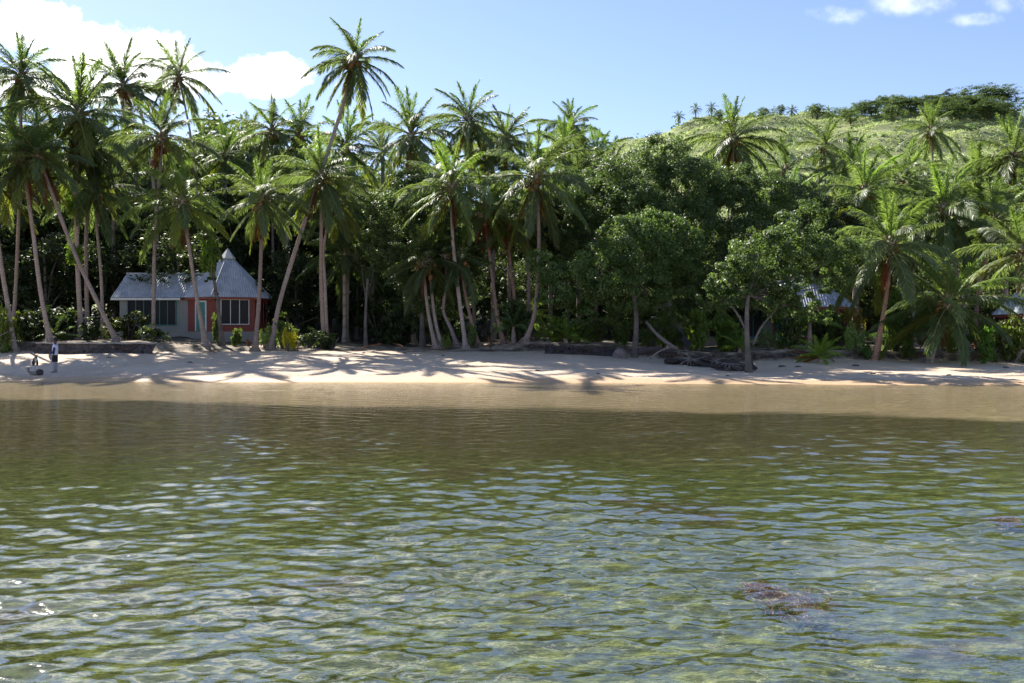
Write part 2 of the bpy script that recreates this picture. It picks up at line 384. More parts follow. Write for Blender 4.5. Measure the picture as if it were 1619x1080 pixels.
def palm(label, crown, bpx, d, mids=(), L=4., seed=0, n=22, dead=0, nut=True, tw=1., dc=0., col=(1,1,1), tcol=(1,1,1), lo=-58, hi=86, group='coconut palms along the beach', wind=0.):
    """crown: photo pixel of the crown's heart; base stands on the ground at distance d"""
    q = random.Random(seed*7+1); L *= 1.01*q.uniform(.93,1.08); n += q.randrange(0,5); dead += q.randrange(0,3); tv = q.uniform(.72,1.08); tcol = (tcol[0]*tv, tcol[1]*tv, tcol[2]*tv*q.uniform(.94,1.04))
    bx = PX(bpx, d); base = Vector((bx, d, G(bx, d)-.12))
    top = P(crown[0], crown[1], d+dc)
    pts = [base]
    for k, (mx, my) in enumerate(mids):
        f = (base.z-PZ(my, d))/(base.z-top.z+1e-6); pts.append(P(mx, my, d+dc*max(0, min(1, f))))
    if not mids:
        mid = base.lerp(top, .42)+Vector(((base.x-top.x)*-.10+q.uniform(-.15,.15), q.uniform(-.2,.2), 0)); pts.append(mid)
    pts.append(top)
    path = [p-base for p in catmull(pts, 26)]
    h = path[-1].length; rad = []
    for i in range(27):
        t = i/26; rad.append(tw*(.142-.045*t+.19*math.exp(-t*h/.55))*(1+.05*math.sin(i*2.3+seed)))
    t = thing('coconut_palm', label, 'palm tree', base, 0, group)
    b = MB(); b.tube(path, rad, 12)
    for k in range(9):                                      # exposed root fringe at the foot
        a = k*.7+q.uniform(-.2,.2); r = .30*tw
        b.tube([(r*.7*math.cos(a), r*.7*math.sin(a), .35), (r*1.25*math.cos(a), r*1.25*math.sin(a), .1), (r*1.9*math.cos(a), r*1.9*math.sin(a), -.12)], [.05,.04,.02], 5)
    b.obj('trunk', M_TRUNK, t, True, color=tcol)
    ax = (path[-1]-path[-2]).normalized()
    cr = link('crown', HEART, t, path[-1], sc=1.15*tw)
    cr.rotation_euler = Vector((0,0,1)).rotation_difference(ax.lerp(Vector((0,0,1)), .5)).to_euler()
    inv = 1/(1.15*tw); a0 = q.uniform(0, 6.28)
    for i in range(n):
        f = (i+.5)/n; e = hi+(lo-hi)*f**1.0+q.uniform(-8, 8)
        az = a0+i*2.39996+q.uniform(-.25,.25)
        if wind and q.random() < .6: az = math.atan2(math.sin(az)*.6, math.cos(az)+wind)
        c = catfor(e); s = L*(.72+.33*min(1, f*2.2))*q.uniform(.88,1.1)
        g = q.uniform(.85,1.2); yl = (1.35, 1.15, .55) if f > .8 and q.random() < .4 else ((1.15,1.25,.8) if f < .2 else (1,1,1))
        link('frond', FRM[c][q.randrange(3)], cr, (0,0,.2-.3*f), (q.uniform(-.15,.15), R(CATS[c][0]-e)*.7, az), s*inv,
             color=(col[0]*g*yl[0], col[1]*g*yl[1], col[2]*g*yl[2]))
    for i in range(dead):
        link('dead_frond', DFRM[i%3], cr, (0,0,-.2), (q.uniform(-.2,.2), q.uniform(-.15,.15), a0+i*1.9), L*q.uniform(.5,.72)*inv,
             color=(1.3*q.uniform(.7,1.2), .85, .8))
    if nut: link('coconut_cluster', NUTS[seed%2], cr, (0,0,0), (0,0,q.uniform(0,6)), 1.2)
    return t

# ------------------------------------------------------------------ the palms one can tell apart
palm('coconut palm at left, dark crown against white cloud, red brown dead fronds under it', (34,122), 17, 67, [(24,470),(31,300)], 4.1, 1, 24, 6, col=(.75,.8,.8))
palm('broad dense palm with long drooping fronds and a thick red brown skirt, twin trunks below', (124,182), 129, 65, [(122,400),(121,260)], 4.9, 2, 30, 8, tw=1.15, lo=-62)
palm('second straight trunk close behind the skirted twin palm at left', (146,236), 139, 67, [(136,400),(140,300)], 4.2, 3, 20, 3, col=(.8,.85,.8))
palm('tall palm against the cloud with its trunk bending down to the right', (196,136), 252, 78, [(246,330),(226,190)], 4.3, 4, 20, 0, col=(.75,.8,.85), lo=-40)
palm('very tall thin trunked palm, small open crown against the cloud', (283,122), 318, 80, [(312,330),(304,230)], 4.4, 5, 19, 1, tw=.8, lo=-62)
palm('grey trunked palm standing in front of the cottage wing with wide dark crown', (257,218), 242, 64, [(243,480),(245,380)], 4.3, 6, 20, 2, col=(.85,.85,.85), lo=-45)
palm('low bright green palm whose curved trunk crosses the cottage door', (288,322), 326, 62.5, [(311,470),(298,385)], 4.1, 7, 23, 2, hi=88, lo=-45, col=(1.1,1.15,1))
palm('palm with thick swollen foot in front of the right side of the cottage', (414,316), 403, 60.5, [(409,480),(413,390)], 3.6, 8, 24, 2, col=(1.05,1.05,1), tcol=(1.05,.98,.95))
palm('tallest palm, long trunk leaning to the right with its crown alone in the sky', (561,96), 428, 62, [(443,475),(477,365),(513,255),(541,170)], 3.45, 9, 24, 1, tw=1.1, lo=-70, hi=80)
palm('upright palm right of the leaning one with red dead skirt under bright fronds', (509,282), 513, 62, [(508,450),(508,360)], 4.0, 10, 26, 6, tcol=(1.05,.95,.9))
palm('slim trunk just right of the red skirted palm, crown half hidden behind it', (528,318), 517, 65, [(514,450),(512,390)], 3.4, 11, 18, 3, tw=.85, col=(.85,.85,.8))
palm('grey palm at the far left whose curved foot stands on the bank near the dog', (-14,282), 24, 61.9, [(12,480),(0,405)], 4.1, 12, 20, 4, tw=1.15)
palm('grey palm leaning left behind the standing person', (34,248), 80, 61.6, [(64,460),(50,350)], 4.0, 13, 21, 4, tw=1.05)
palm('palm with long slanting grey trunk rising left from the retaining wall', (62,250), 186, 61.5, [(160,490),(118,400),(80,300)], 4.0, 14, 18, 2, tw=1.05, col=(.85,.9,.9))
palm('thin trunked palm beside the cottage wing, right of the slanting grey trunk', (150,300), 163, 66, [(160,440),(153,360)], 3.8, 15, 18, 2, tw=.8, col=(.8,.85,.8))
palm('sunlit palm crown left of the leaning trunk, left one of the pair on the skyline', (430,208), 436, 80, (), 4.2, 16, 20, 0)
palm('sunlit palm crown left of the leaning trunk, right one of the pair on the skyline', (474,216), 468, 80, (), 4.2, 17, 20, 0)
palm('shadowed palm rising behind the cottage roof, below the blue gap in the cloud', (356,248), 366, 84, (), 4.5, 18, 20, 1, col=(.8,.85,.85))
palm('bright palm crown just right of the leaning trunk, over the bushy tree', (548,236), 548, 72, (), 4.2, 19, 22, 2, col=(1.05,1.1,1))
palm('tall palm with straight grey trunk left of the twin sky palms in the centre', (650,216), 654, 70, [(652,400)], 4.3, 20, 22, 1, lo=-50)
palm('tall full crowned palm against the sky right of the centre gap', (741,192), 750, 71, [(747,380)], 4.0, 21, 25, 3, lo=-66)
palm('front palm with bright crown and slender trunk standing on a root mound', (714,298), 738, 60.2, [(727,480),(716,380)], 3.9, 22, 24, 3, lo=-60, col=(1.1,1.12,1))
palm('large front palm in the centre, trunk curving out of the bank, orange coconut stalks', (847,282), 829, 59.2, [(846,490),(852,380)], 4.4, 23, 26, 2, tcol=(1,.95,.93), lo=-62)
palm('palm behind the large centre palm, dark fronds on the skyline', (800,222), 806, 73, (), 4.0, 24, 20, 1, col=(.9,.92,.9))
palm('small crowned palm on the skyline left of the grassy hill, upper of two', (902,200), 905, 84, (), 3.6, 25, 22, 0, col=(.85,.9,.85))
palm('yellow green palm below the skyline palm left of the hill', (893,238), 895, 76, (), 3.6, 26, 22, 0, col=(1.1,1.15,1))
palm('pale fronded palm between the hill and the centre palms', (944,258), 940, 74, (), 3.9, 27, 20, 0, col=(1.05,1.1,1))
palm('palm with brown skirt behind the front row, trunk foot swinging right', (766,334), 797, 61.5, [(786,500),(776,420)], 3.4, 28, 20, 5, tcol=(1.1,.92,.85))
palm('palm with ragged brown skirt and reddish trunk left of the large centre palm', (804,352), 816, 63, [(814,480),(806,410)], 3.0, 29, 20, 7, tcol=(1.1,.88,.8))
palm('low palm crown with red stalks just left of the large centre trunk', (832,342), 835, 64, [(836,450)], 3.2, 30, 20, 2, nut=True)
palm('short leaning pink trunk, leftmost of the group on the sand lip', (668,420), 690, 60.5, [(678,500)], 3.0, 31, 14, 1, col=(.6,.65,.6), tw=.95)
palm('leaning pink trunk right beside the leftmost one on the sand lip', (678,412), 699, 60.8, [(687,500)], 3.0, 32, 14, 1, col=(.6,.65,.6), tw=.9)
palm('wavy trunked palm left of the front palm on the root mound', (704,408), 725, 61, [(713,520),(701,490),(706,450)], 2.8, 33, 14, 1, col=(.65,.7,.65), tw=.85)
palm('sunlit pink trunk leaning left, right of the front palm on the root mound', (728,404), 758, 61, [(747,515),(735,460)], 3.0, 34, 15, 2, col=(.7,.75,.7), tcol=(1.1,.95,.9), tw=.9)
palm('windswept palm against the sky above the broad trees, in front of the hill', (1159,222), 1160, 72, [(1159,330)], 3.9, 35, 26, 4, lo=-68, wind=.25)
palm('slender palm with thin straight trunk in front of the hill', (1305,232), 1306, 86, [(1305,330)], 3.6, 36, 18, 1, tw=.75)
palm('small crowned palm standing alone before the dark hilltop trees', (1473,206), 1476, 98, [(1475,280)], 3.8, 37, 18, 2, tw=.9)
palm('tall palm at the right edge before the hill', (1602,248), 1583, 73, [(1592,330)], 4.4, 38, 24, 2)
palm('palm with dark trunk leaning right, bright young fronds, right of the broad trees', (1366,304), 1350, 69, [(1353,390)], 4.2, 39, 24, 1, col=(1.1,1.15,1))
palm('largest palm on the right, wide crown with bright young fronds', (1494,334), 1530, 64, [(1522,470),(1505,400)], 5.0, 40, 28, 3, lo=-62, col=(1.05,1.1,1))
palm('front palm on the right with orange curved trunk leaning right from the bank', (1408,390), 1383, 55.5, [(1398,490),(1405,440)], 3.9, 41, 25, 2, lo=-60, tcol=(1.3,.95,.8))
palm('low palm with short trunk and wide dark fronds on the right bank', (1498,482), 1467, 54, [(1483,530)], 4.3, 42, 22, 0, lo=-42, col=(.85,.9,.85), hi=80)
palm('palm cut by the right edge, crown hanging over the grey roof', (1618,402), 1611, 54.5, [(1618,520),(1628,460)], 3.6, 43, 18, 0, lo=-25)
palm('bright palm below the hill, right of the slender thin trunked palm', (1344,262), 1340, 84, (), 4.0, 44, 20, 0, col=(1.1,1.15,1))
palm('young palm with upright fronds beside the dark bushy tree below the hill', (1250,322), 1252, 74, (), 3.8, 45, 15, 0, lo=-20, col=(1.,1.15,.95))
palm('palm with dark folded fronds below the hill, left of the slender palm', (1243,272), 1245, 82, (), 3.8, 46, 20, 1, col=(.9,.95,.9))
palm('palm crown between the hill and the largest right palm, left side', (1430,290), 1432, 78, (), 4.2, 47, 22, 1, wind=.2)
palm('pale palm crown between the hill and the right edge palm', (1545,292), 1550, 76, (), 4.2, 48, 20, 1)
palm('shaded palm crown behind the orange trunked palm', (1440,372), 1445, 66, (), 3.6, 49, 20, 2, col=(.8,.85,.8))
palm('reddish trunk rising behind the low right palm', (1572,352), 1541, 63, [(1545,480),(1558,410)], 3.8, 50, 20, 2, tcol=(1.25,.85,.75))

# grove palms behind: crown merged, shared meshes
def merged_crown(seed, n):
    q = random.Random(seed); V = []; Fq = []; v = []; m = []; k = 0
    for i in range(n):
        f = (i+.5)/n; e = 84-138*f**1.+q.uniform(-8,8); c = catfor(e)
        A = FR[c][q.randrange(3)]; s = .72+.33*min(1, f*2.2); az = i*2.39996+q.uniform(-.25,.25)
        X = A[0]*s; ca, sa = math.cos(az), math.sin(az)
        V.append(np.stack([X[:,0]*ca-X[:,1]*sa, X[:,0]*sa+X[:,1]*ca, X[:,2]-.06*f], -1)); Fq.append(A[1]+k); v.append(A[2]); m.append(A[3]); k += len(X)
    return mesh('crown', np.concatenate(V), np.concatenate(Fq), [M_FROND, M_RIB], np.concatenate(v), np.concatenate(m))
BCR = [merged_crown(500+i, 20+i) for i in range(4)]
def btrunk(seed):
    q = random.Random(seed); b = MB(); p = [(0,0,-.02),(q.uniform(-.03,.03),0,.3),(q.uniform(-.05,.05),q.uniform(-.03,.03),.7),(0,0,1)]
    b.tube(catmull(p, 14), [.16+.13*math.exp(-i*.9) for i in range(15)], 8)
    me = b.mesh('trunk', [M_TRUNK], True); return me
# trunk cross-section in metres, height scaled per palm: build once per palm kind
BTR = [btrunk(i) for i in range(4)]
def grove_palm(px, py, d, L, seed, label, group, col=(1,1,1)):
    q = random.Random(seed); x = PX(px, d); g = G(x, d); h = PZ(py, d)-g
    if h < 2.5: h = 2.5
    t = thing('coconut_palm', label, 'palm tree', (x, d, g-.1), q.uniform(0, 6.28), group)
    link('trunk', BTR[q.randrange(4)], t, sc=(1, 1, h+.1), color=(q.uniform(.7,1.1),)*3)
    g = q.uniform(.8,1.2)
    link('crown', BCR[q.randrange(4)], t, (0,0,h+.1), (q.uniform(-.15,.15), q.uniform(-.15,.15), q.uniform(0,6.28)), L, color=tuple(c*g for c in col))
q = random.Random(77)
gl = 'coconut palm in the shaded grove behind the cottage, crown below the skyline'
for px, py, d in ((-40,290,72),(60,200,86),(180,290,78),(215,250,88),(390,230,90),(455,300,76),(545,330,74),(310,260,92),(120,270,90),(545,400,71),(-60,200,80),(-90,260,70)):
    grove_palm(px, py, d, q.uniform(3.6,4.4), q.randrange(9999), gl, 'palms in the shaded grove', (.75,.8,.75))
gl = 'coconut palm of the middle grove, crown packed among others left of the broad trees'
for px, py, d in ((605,240,82),(690,262,76),(780,270,72),(765,230,84),(870,300,72),(915,280,72),(920,232,90),(965,268,86),(590,330,76)):
    grove_palm(px, py, d, q.uniform(3.4,4.2), q.randrange(9999), gl, 'palms of the middle grove')
gl = 'coconut palm at the foot of the grassy hill, crown overlapping its neighbours on the right'
for px, py, d in ((1225,300,86),(1330,338,76),(1405,325,76),(1530,335,74),(1575,300,80),(1620,310,70),(1655,280,76),(1660,380,66),(1590,380,68),(1355,350,72),(1290,340,76),(1455,318,84),(1640,240,86),(1490,315,82),(1610,340,84),(1425,340,72)):
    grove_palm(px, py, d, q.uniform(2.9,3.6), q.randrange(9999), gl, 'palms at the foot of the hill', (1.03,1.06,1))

# ------------------------------------------------------------------ broadleaf foliage
def leaf_cloud(C, Nrm, size, r, asp=.52):
    n = len(C); t = np.cross(Nrm, r.normal(size=(n,3))); t /= np.linalg.norm(t, axis=1)[:,None]+1e-9
    t[:,2] -= .35; t -= Nrm*(t*Nrm).sum(1)[:,None]; t /= np.linalg.norm(t, axis=1)[:,None]+1e-9
    b = np.cross(Nrm, t); s = size*r.uniform(.65,1.25,(n,1))
    V = np.stack([C-t*s*.5, C+b*s*asp*.5+t*s*.05, C+t*s*.5, C-b*s*asp*.5+t*s*.05], 1).reshape(-1,3)
    return V, np.arange(4*n).reshape(n,4)
def puffs(lobes, per, leaves, size, seed, pr=.24, shell=.55, flat=.8):
    r = np.random.default_rng(seed); CC = []; NN = []; VV = []
    for (cx,cy,cz,rx,ry,rz) in lobes:
        m = max(6, int(per*(rx*ry+ry*rz+rx*rz)/3)); d = r.normal(size=(m,3)); d /= np.linalg.norm(d, axis=1)[:,None]
        rad = shell+(1-shell)*r.random(m)**.5
        pc = np.array([cx,cy,cz])+d*rad[:,None]*np.array([rx,ry,rz])
        mr = (rx*ry*rz)**(1/3)
        for c, dd in zip(pc, d):
            k = max(6, int(leaves*r.uniform(.5,1.4))); pp = min(mr*pr, .75)*r.uniform(.6,1.35)
            w = r.normal(size=(k,3)); w /= np.linalg.norm(w, axis=1)[:,None]
            CC.append(c+w*(pp*r.uniform(.35,1.08,(k,1)))*np.array([1.1,1.1,flat]))
            nn = w*.7+dd*.35+np.array([0,0,.45])+r.normal(size=(k,3))*.55
            NN.append(nn/np.linalg.norm(nn, axis=1)[:,None]); VV.append(r.normal(.45,.16)+r.normal(0,.2,k))
    C = np.concatenate(CC); Nr = np.concatenate(NN)
    V, Fq = leaf_cloud(C, Nr, size, r)
    return V, Fq, np.clip(np.concatenate(VV), 0, 1.2)
def hero_tree(label, lobes, bpx, d, trunk, seed, leaf=.175, branches=(), col=(1,1,1), tr=.2, per=26., leaves=88, name='broadleaf_tree', bdz=0.):
    """lobes: (px, py, radius in photo px, distance offset)"""
    x = PX(bpx, d); base = Vector((x, d, G(x, d)-.15+bdz))
    t = thing(name, label, 'tree', base, 0, 'broadleaf trees behind the beach')
    LL = []
    for (px,py,rp,dd) in lobes:
        p = P(px,py,d+dd)-base; rr = rp/F0*(d+dd); LL.append((p.x,p.y,p.z,rr,rr*.85,rr*.82))
    V, Fq, v = puffs(LL, per, leaves, leaf, seed)
    link('crown', mesh('crown', V, Fq, [M_LEAF], v), t, color=col)
    b = MB(); pts = [Vector((0,0,0))]+[P(a,c,d+(e if e else 0))-base for a,c,e in trunk]
    path = catmull(pts, 16); h = path[-1].length
    b.tube(path, [tr*(1-.55*i/16+.6*math.exp(-i/16*h/.5)) for i in range(17)], 10)
    for br in branches:
        bp = catmull([P(a,c,d+e)-base for a,c,e in br], 8); b.tube(bp, [tr*.5*(1-.6*i/8) for i in range(9)], 7)
    for (lx,ly,lz,rx,_,_) in LL:                           # limbs into each part of the crown
        a = path[11]; c = Vector((lx,ly,lz)); b.tube(catmull([a, a.lerp(c,.5)+Vector((0,0,-.15*rx)), c], 6), [tr*.42*(1-.7*i/6) for i in range(7)], 6)
    b.obj('trunk', M_BARK, t, True)
    return t
hero_tree('dark glossy broadleaf tree left of centre, crown hanging low behind the short pink trunks',
  [(622,338,50,0),(676,322,55,2),(604,392,42,-.5),(660,400,60,-1),(718,392,52,0),(690,455,52,-1),(740,350,45,3),(655,450,30,0),(730,450,42,1),(640,300,38,3),(700,510,34,1),(665,505,26,1)], 668, 64, [(668,470,0),(672,380,0)], 41, col=(1.2,1.33,1.28))
hero_tree('broad dark tree whose domed top rises before the grassy hill',
  [(1050,248,46,2),(1000,292,62,1),(1090,298,62,1),(942,322,50,0),(1010,340,60,-1),(1080,350,60,0),(905,300,40,3),(960,280,38,2),(1120,290,45,2),(925,370,48,1)], 1088, 62, [(1064,512,0),(1045,440,0),(1040,350,0)], 42, tr=.42, col=(1.12,1.27,1.2))
hero_tree('lighter green round tree in front of the domed dark tree, thin pale trunk',
  [(1005,395,62,0),(955,425,52,-.5),(1060,385,52,.5),(905,440,42,.5),(1010,450,55,0),(1065,440,42,1),(870,420,36,2),(1035,365,40,0),(985,372,38,-.5),(880,468,30,1),(950,480,36,1),(1040,490,32,2),(915,492,26,1.5),(985,500,26,2.5),(1070,505,28,3)], 1003, 56, [(1006,500,0),(999,440,0),(1000,390,0)], 43, col=(1.32,1.52,1.3), tr=.17)
hero_tree('dark tree in the middle right with no visible trunk, right of the domed tree',
  [(1152,325,58,1),(1215,312,50,1),(1180,390,62,0),(1120,420,56,0),(1160,290,40,2),(1100,470,44,1),(1150,460,46,2),(1080,500,36,2),(1190,450,40,2),(1130,495,34,2),(1165,485,30,2),(1100,512,28,2),(1205,480,32,2)], 1140, 63, [(1145,470,0),(1150,390,0)], 44, col=(1.05,1.18,1.12))
hero_tree('shore tree with pale forked trunk standing lowest on the sand',
  [(1200,402,50,1),(1255,392,52,1),(1150,440,36,1),(1300,420,48,1.5),(1228,440,38,.5),(1325,395,42,2),(1180,440,34,1),(1270,350,38,2),(1212,466,32,.5),(1272,482,30,1),(1298,492,22,1.2),(1235,478,30,1),(1165,466,34,1),(1130,470,30,1.5),(1240,468,30,1),(1310,452,22,1.5)], 1184, 49, [(1181,530,0),(1183,470,0.3),(1200,420,.6)], 45, leaf=.165, branches=[[(1181,525,0),(1165,495,.3),(1146,472,.5)],[(1190,545,0),(1205,515,.3),(1232,485,.8)]], col=(1.18,1.36,1.2), tr=.15)
hero_tree('bushy dark tree at the right end of the broad trees, below the slender palm',
  [(1268,332,52,1),(1318,372,46,1),(1340,415,38,0),(1290,400,44,0),(1225,345,42,2),(1330,340,34,2)], 1302, 66, [(1300,470,0),(1295,400,0)], 46, col=(.9,.9,.9))
hero_tree('small dark tree between the large centre palm and the broad trees',
  [(888,345,40,1),(905,390,44,0),(870,380,34,1),(895,330,30,2),(880,430,32,1)], 898, 66, [(896,470,0)], 47, tr=.14, col=(.8,.8,.85))

def gen_tree(seed, w, h, low, leaf, leaves, per):
    r = random.Random(seed); L = []
    for k in range(9):
        a = r.uniform(0,6.28); rr = w*.55*r.uniform(.3,1); z = low+(h-low)*r.uniform(.15,.85)
        f = 1-.45*abs(z/h-.45)
        L.append((rr*math.cos(a)*f, rr*math.sin(a)*f, z, w*.34*r.uniform(.8,1.2), w*.34*r.uniform(.8,1.2), w*.27*r.uniform(.8,1.2)))
    L.append((0,0,h-w*.28,w*.36,w*.36,w*.28)); L.append((0,0,(low+h)/2,w*.42,w*.42,(h-low)*.42))
    V, Fq, v = puffs(L, per, leaves, leaf, seed, pr=.26)
    cm = mesh('crown', V, Fq, [M_LEAF], v)
    b = MB(); p = catmull([(0,0,-.3),(.2,.1,low),(0,0,h*.8)], 8); b.tube(p, [.32-.028*i for i in range(9)], 8)
    for (x,y,z,a,_,_) in L[:7]: b.tube([(.15,.1,low*.9),(x*.5,y*.5,z*.75),(x,y,z)], [.13,.09,.03], 5)
    return cm, b.mesh('trunk', [M_BARK], True)
GT = [gen_tree(60+i, 7.5, (12,10.5,13,9)[i], (1.6,1.2,2.4,1.)[i], .36, 34, 3.6) for i in range(4)]
def forest_tree(px, top, d, seed, label, group, col=(1,1,1), wid=1., kind=None, name='forest_tree'):
    q = random.Random(seed); k = q.randrange(4) if kind is None else kind
    x = PX(px, d); g = G(x, d); h = max(3., PZ(top, d)-g); H = (12,10.5,13,9)[k]; s = h/H
    t = thing(name, label, 'tree', (x, d, g), q.uniform(0,6.28), group)
    sw = s**.6*wid
    gq = q.uniform(.8,1.2)
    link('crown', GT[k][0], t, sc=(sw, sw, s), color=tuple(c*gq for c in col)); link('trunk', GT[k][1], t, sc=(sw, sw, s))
q = random.Random(5)
for i, (d, st, tops) in enumerate(((76,92,(360,400)),(83,80,(275,330)),(92,75,(225,285)),(104,70,(205,245)))):
    px = -190
    while px < 640:
        t0, t1 = tops; top = q.uniform(t0, t1)
        if px > 480: top += 35
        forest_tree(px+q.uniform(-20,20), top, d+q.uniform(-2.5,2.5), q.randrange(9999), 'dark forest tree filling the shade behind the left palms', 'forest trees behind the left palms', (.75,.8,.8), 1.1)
        px += st
for i, (d, st, tops) in enumerate(((77,90,(400,440)),(86,90,(310,360)),(97,84,(270,300)))):
    px = 600
    while px < 1000:
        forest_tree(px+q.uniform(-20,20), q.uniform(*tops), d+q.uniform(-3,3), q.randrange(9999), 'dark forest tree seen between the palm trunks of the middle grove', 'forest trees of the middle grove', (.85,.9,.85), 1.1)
        px += st
for i, (d, st, tops) in enumerate(((72,80,(430,470)),(80,90,(370,410)),(90,90,(335,365)))):
    px = 1010
    while px < 1800:
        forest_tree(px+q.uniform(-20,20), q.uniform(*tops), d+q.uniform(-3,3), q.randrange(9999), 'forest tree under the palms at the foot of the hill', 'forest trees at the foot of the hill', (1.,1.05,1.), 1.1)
        px += st
forest_tree(345, 200, 100, 3, 'rounded broadleaf crown topping the skyline right of the tall thin palm', 'forest trees behind the left palms', (1.1,1.15,1), 1.2, 1)
forest_tree(392, 214, 101, 4, 'lower rounded crown on the skyline beside the topmost forest crown', 'forest trees behind the left palms', (1.1,1.15,1), 1.1, 3)

# hill: trees, palms on the ridge, scrub
def hill_tree(px, top, d, wpx, label, seed, col=(.9,.95,1.), kind=0):
    x = PX(px, d); q = random.Random(seed); g = G(x, d); h = max(3.5, PZ(top, d)-g); H = (12,10.5,13,9)[kind]
    t = thing('hill_tree', label, 'tree', (x, d, g), q.uniform(0,6.28), 'trees on the hilltop'); s = h/H; sw = wpx/F0*d/8.2
    link('crown', GT[kind][0], t, sc=(sw, sw, s), color=col); link('trunk', GT[kind][1], t, sc=(s, s, s))
for px, top, d, w, lab, kd in (
  (1552,136,222,92,'largest dark rounded tree crowning the hilltop',0),(1586,160,224,62,'dark tree on the right shoulder of the hilltop, falling to the right',3),
  (1500,157,224,66,'flat topped tree just left of the largest hilltop tree',3),(1455,160,224,70,'wide flat hilltop tree, second left of the largest',3),(1422,186,224,44,'leftmost low tree of the dark hilltop clump',3),
  (1520,176,216,74,'mid green tree below the largest hilltop tree',1),(1478,182,216,62,'green tree below the wide flat hilltop tree',3),(1548,190,212,70,'bushy tree under the hilltop clump on the right',3),(1440,190,216,56,'bushy tree under the left of the hilltop clump',3),
  (1327,174,222,38,'small round tree on the ridge, left of two',1),(1363,180,222,40,'small round tree on the ridge, right of two',3),(1378,190,216,60,'very dark tree mass below the ridge between the small trees and the hilltop clump',3),(1400,186,220,34,'little tree on the ridge right of the very dark mass',3),
  (1292,184,224,30,'scrubby tree on the ridge next to the ridge palms',3),(1210,182,222,26,'rounded grey green tree right behind the windswept palm on the ridge',3),(1135,180,222,24,'pale rounded tree left behind the windswept palm on the ridge',3),
  (1590,205,210,56,'low tree on the right slope beneath the hilltop',3),(1345,205,208,34,'low bush tree on the slope under the ridge trees',3),(1232,190,222,20,'small dark bush tree on the ridge',3),(1500,203,206,64,'dark bushy tree low on the slope under the middle of the hilltop clump',1),(1562,210,205,56,'dark tree low on the slope under the largest hilltop tree',3),(1410,214,204,34,'low bush tree on the slope left under the hilltop clump',3)):
    hill_tree(px, top, d, w, lab, px, kind=kd, col=(.85,.95,1.05) if w > 50 else (1.3,1.4,1.3))
q = random.Random(8)
for px, py in ((1252,182),(1284,184),(1310,180),(1125,187),(1100,192),(1073,194),(1384,178)):
    grove_palm(px, py, 226, 1.8, px, 'little palm silhouetted on the grassy ridge', 'palms on the ridge', (.8,.9,.95))

def scrub(name, n, label, size, seed, d0, d1, col):
    r = np.random.default_rng(seed); d = d0+(d1-d0)*r.random(n)**.8; a = r.uniform(-.12,.66,n); x = a*d
    z = ground(x, d); keep = wob(x, d, 14, seed)+r.normal(0,.7,n) > -.2; x, d, z = x[keep], d[keep], z[keep]; n = len(x)
    k = 9; h = size*r.uniform(.4,1.3,n)
    C = np.repeat(np.stack([x,d,z],-1), k, 0); H = np.repeat(h, k)
    off = r.normal(size=(n*k,3)); off /= np.linalg.norm(off,axis=1)[:,None]; off[:,2] = np.abs(off[:,2])
    C = C+off*H[:,None]*np.array([.9,.9,.75]); nn = off+np.array([0,0,.4])+r.normal(size=(n*k,3))*.4; nn /= np.linalg.norm(nn,axis=1)[:,None]
    V, Fq = leaf_cloud(C, nn, size*.62, r, .6)
    o = link(name, mesh(name, V, Fq, [M_SCRUB], np.clip(r.normal(.5,.25,len(Fq)),0,1)), color=col); o['kind'] = 'stuff'; o['label'] = label; o['category'] = 'undergrowth'
scrub('hillside_grass', 26000, 'pale green grass and fern cover on the sunlit hillside', .58, 91, 118, 240, (1.05,1.05,1))
scrub('hillside_bushes', 800, 'darker low bushes dotted over the grassy hillside', 1.5, 92, 120, 238, (.34,.42,.40))
# ------------------------------------------------------------------ understorey plants
def bush_mesh(seed, leaf, stretch=1., n=7):
    r = random.Random(seed); L = []
    for k in range(n):
        a = r.uniform(0,6.28); rr = r.uniform(.1,.62)
        L.append((rr*math.cos(a), rr*math.sin(a), r.uniform(.3,.75)*stretch, .42, .42, .36*stretch))
    V, Fq, v = puffs(L, 60, 26, leaf, seed, pr=.42, shell=.35)
    b = MB()
    for k in range(7):
        a = k*.9; b.tube([(0,0,-.1),(.15*math.cos(a),.15*math.sin(a),.25*stretch),(.45*math.cos(a),.45*math.sin(a),.75*stretch)], [.03,.022,.01], 5)
    return mesh('foliage', V, Fq, [M_LEAF], v), b.mesh('stem', [M_BARK], True)
BU = [bush_mesh(70,.13), bush_mesh(71,.16,1.3), bush_mesh(72,.11,.9), bush_mesh(73,.20,1.15)]
def bush(px, d, w, h, col, label, k=0, group='undergrowth shrubs along the bank', name='shrub', dz=0.):
    x = PX(px, d); t = thing(name, label, 'shrub', (x, d, G(x, d)-.05+dz), rnd.uniform(0,6.28), group)
    s = (w*.5, w*.5, h)
    link('foliage', BU[k][0], t, sc=s, color=col); link('stem', BU[k][1], t, sc=s)
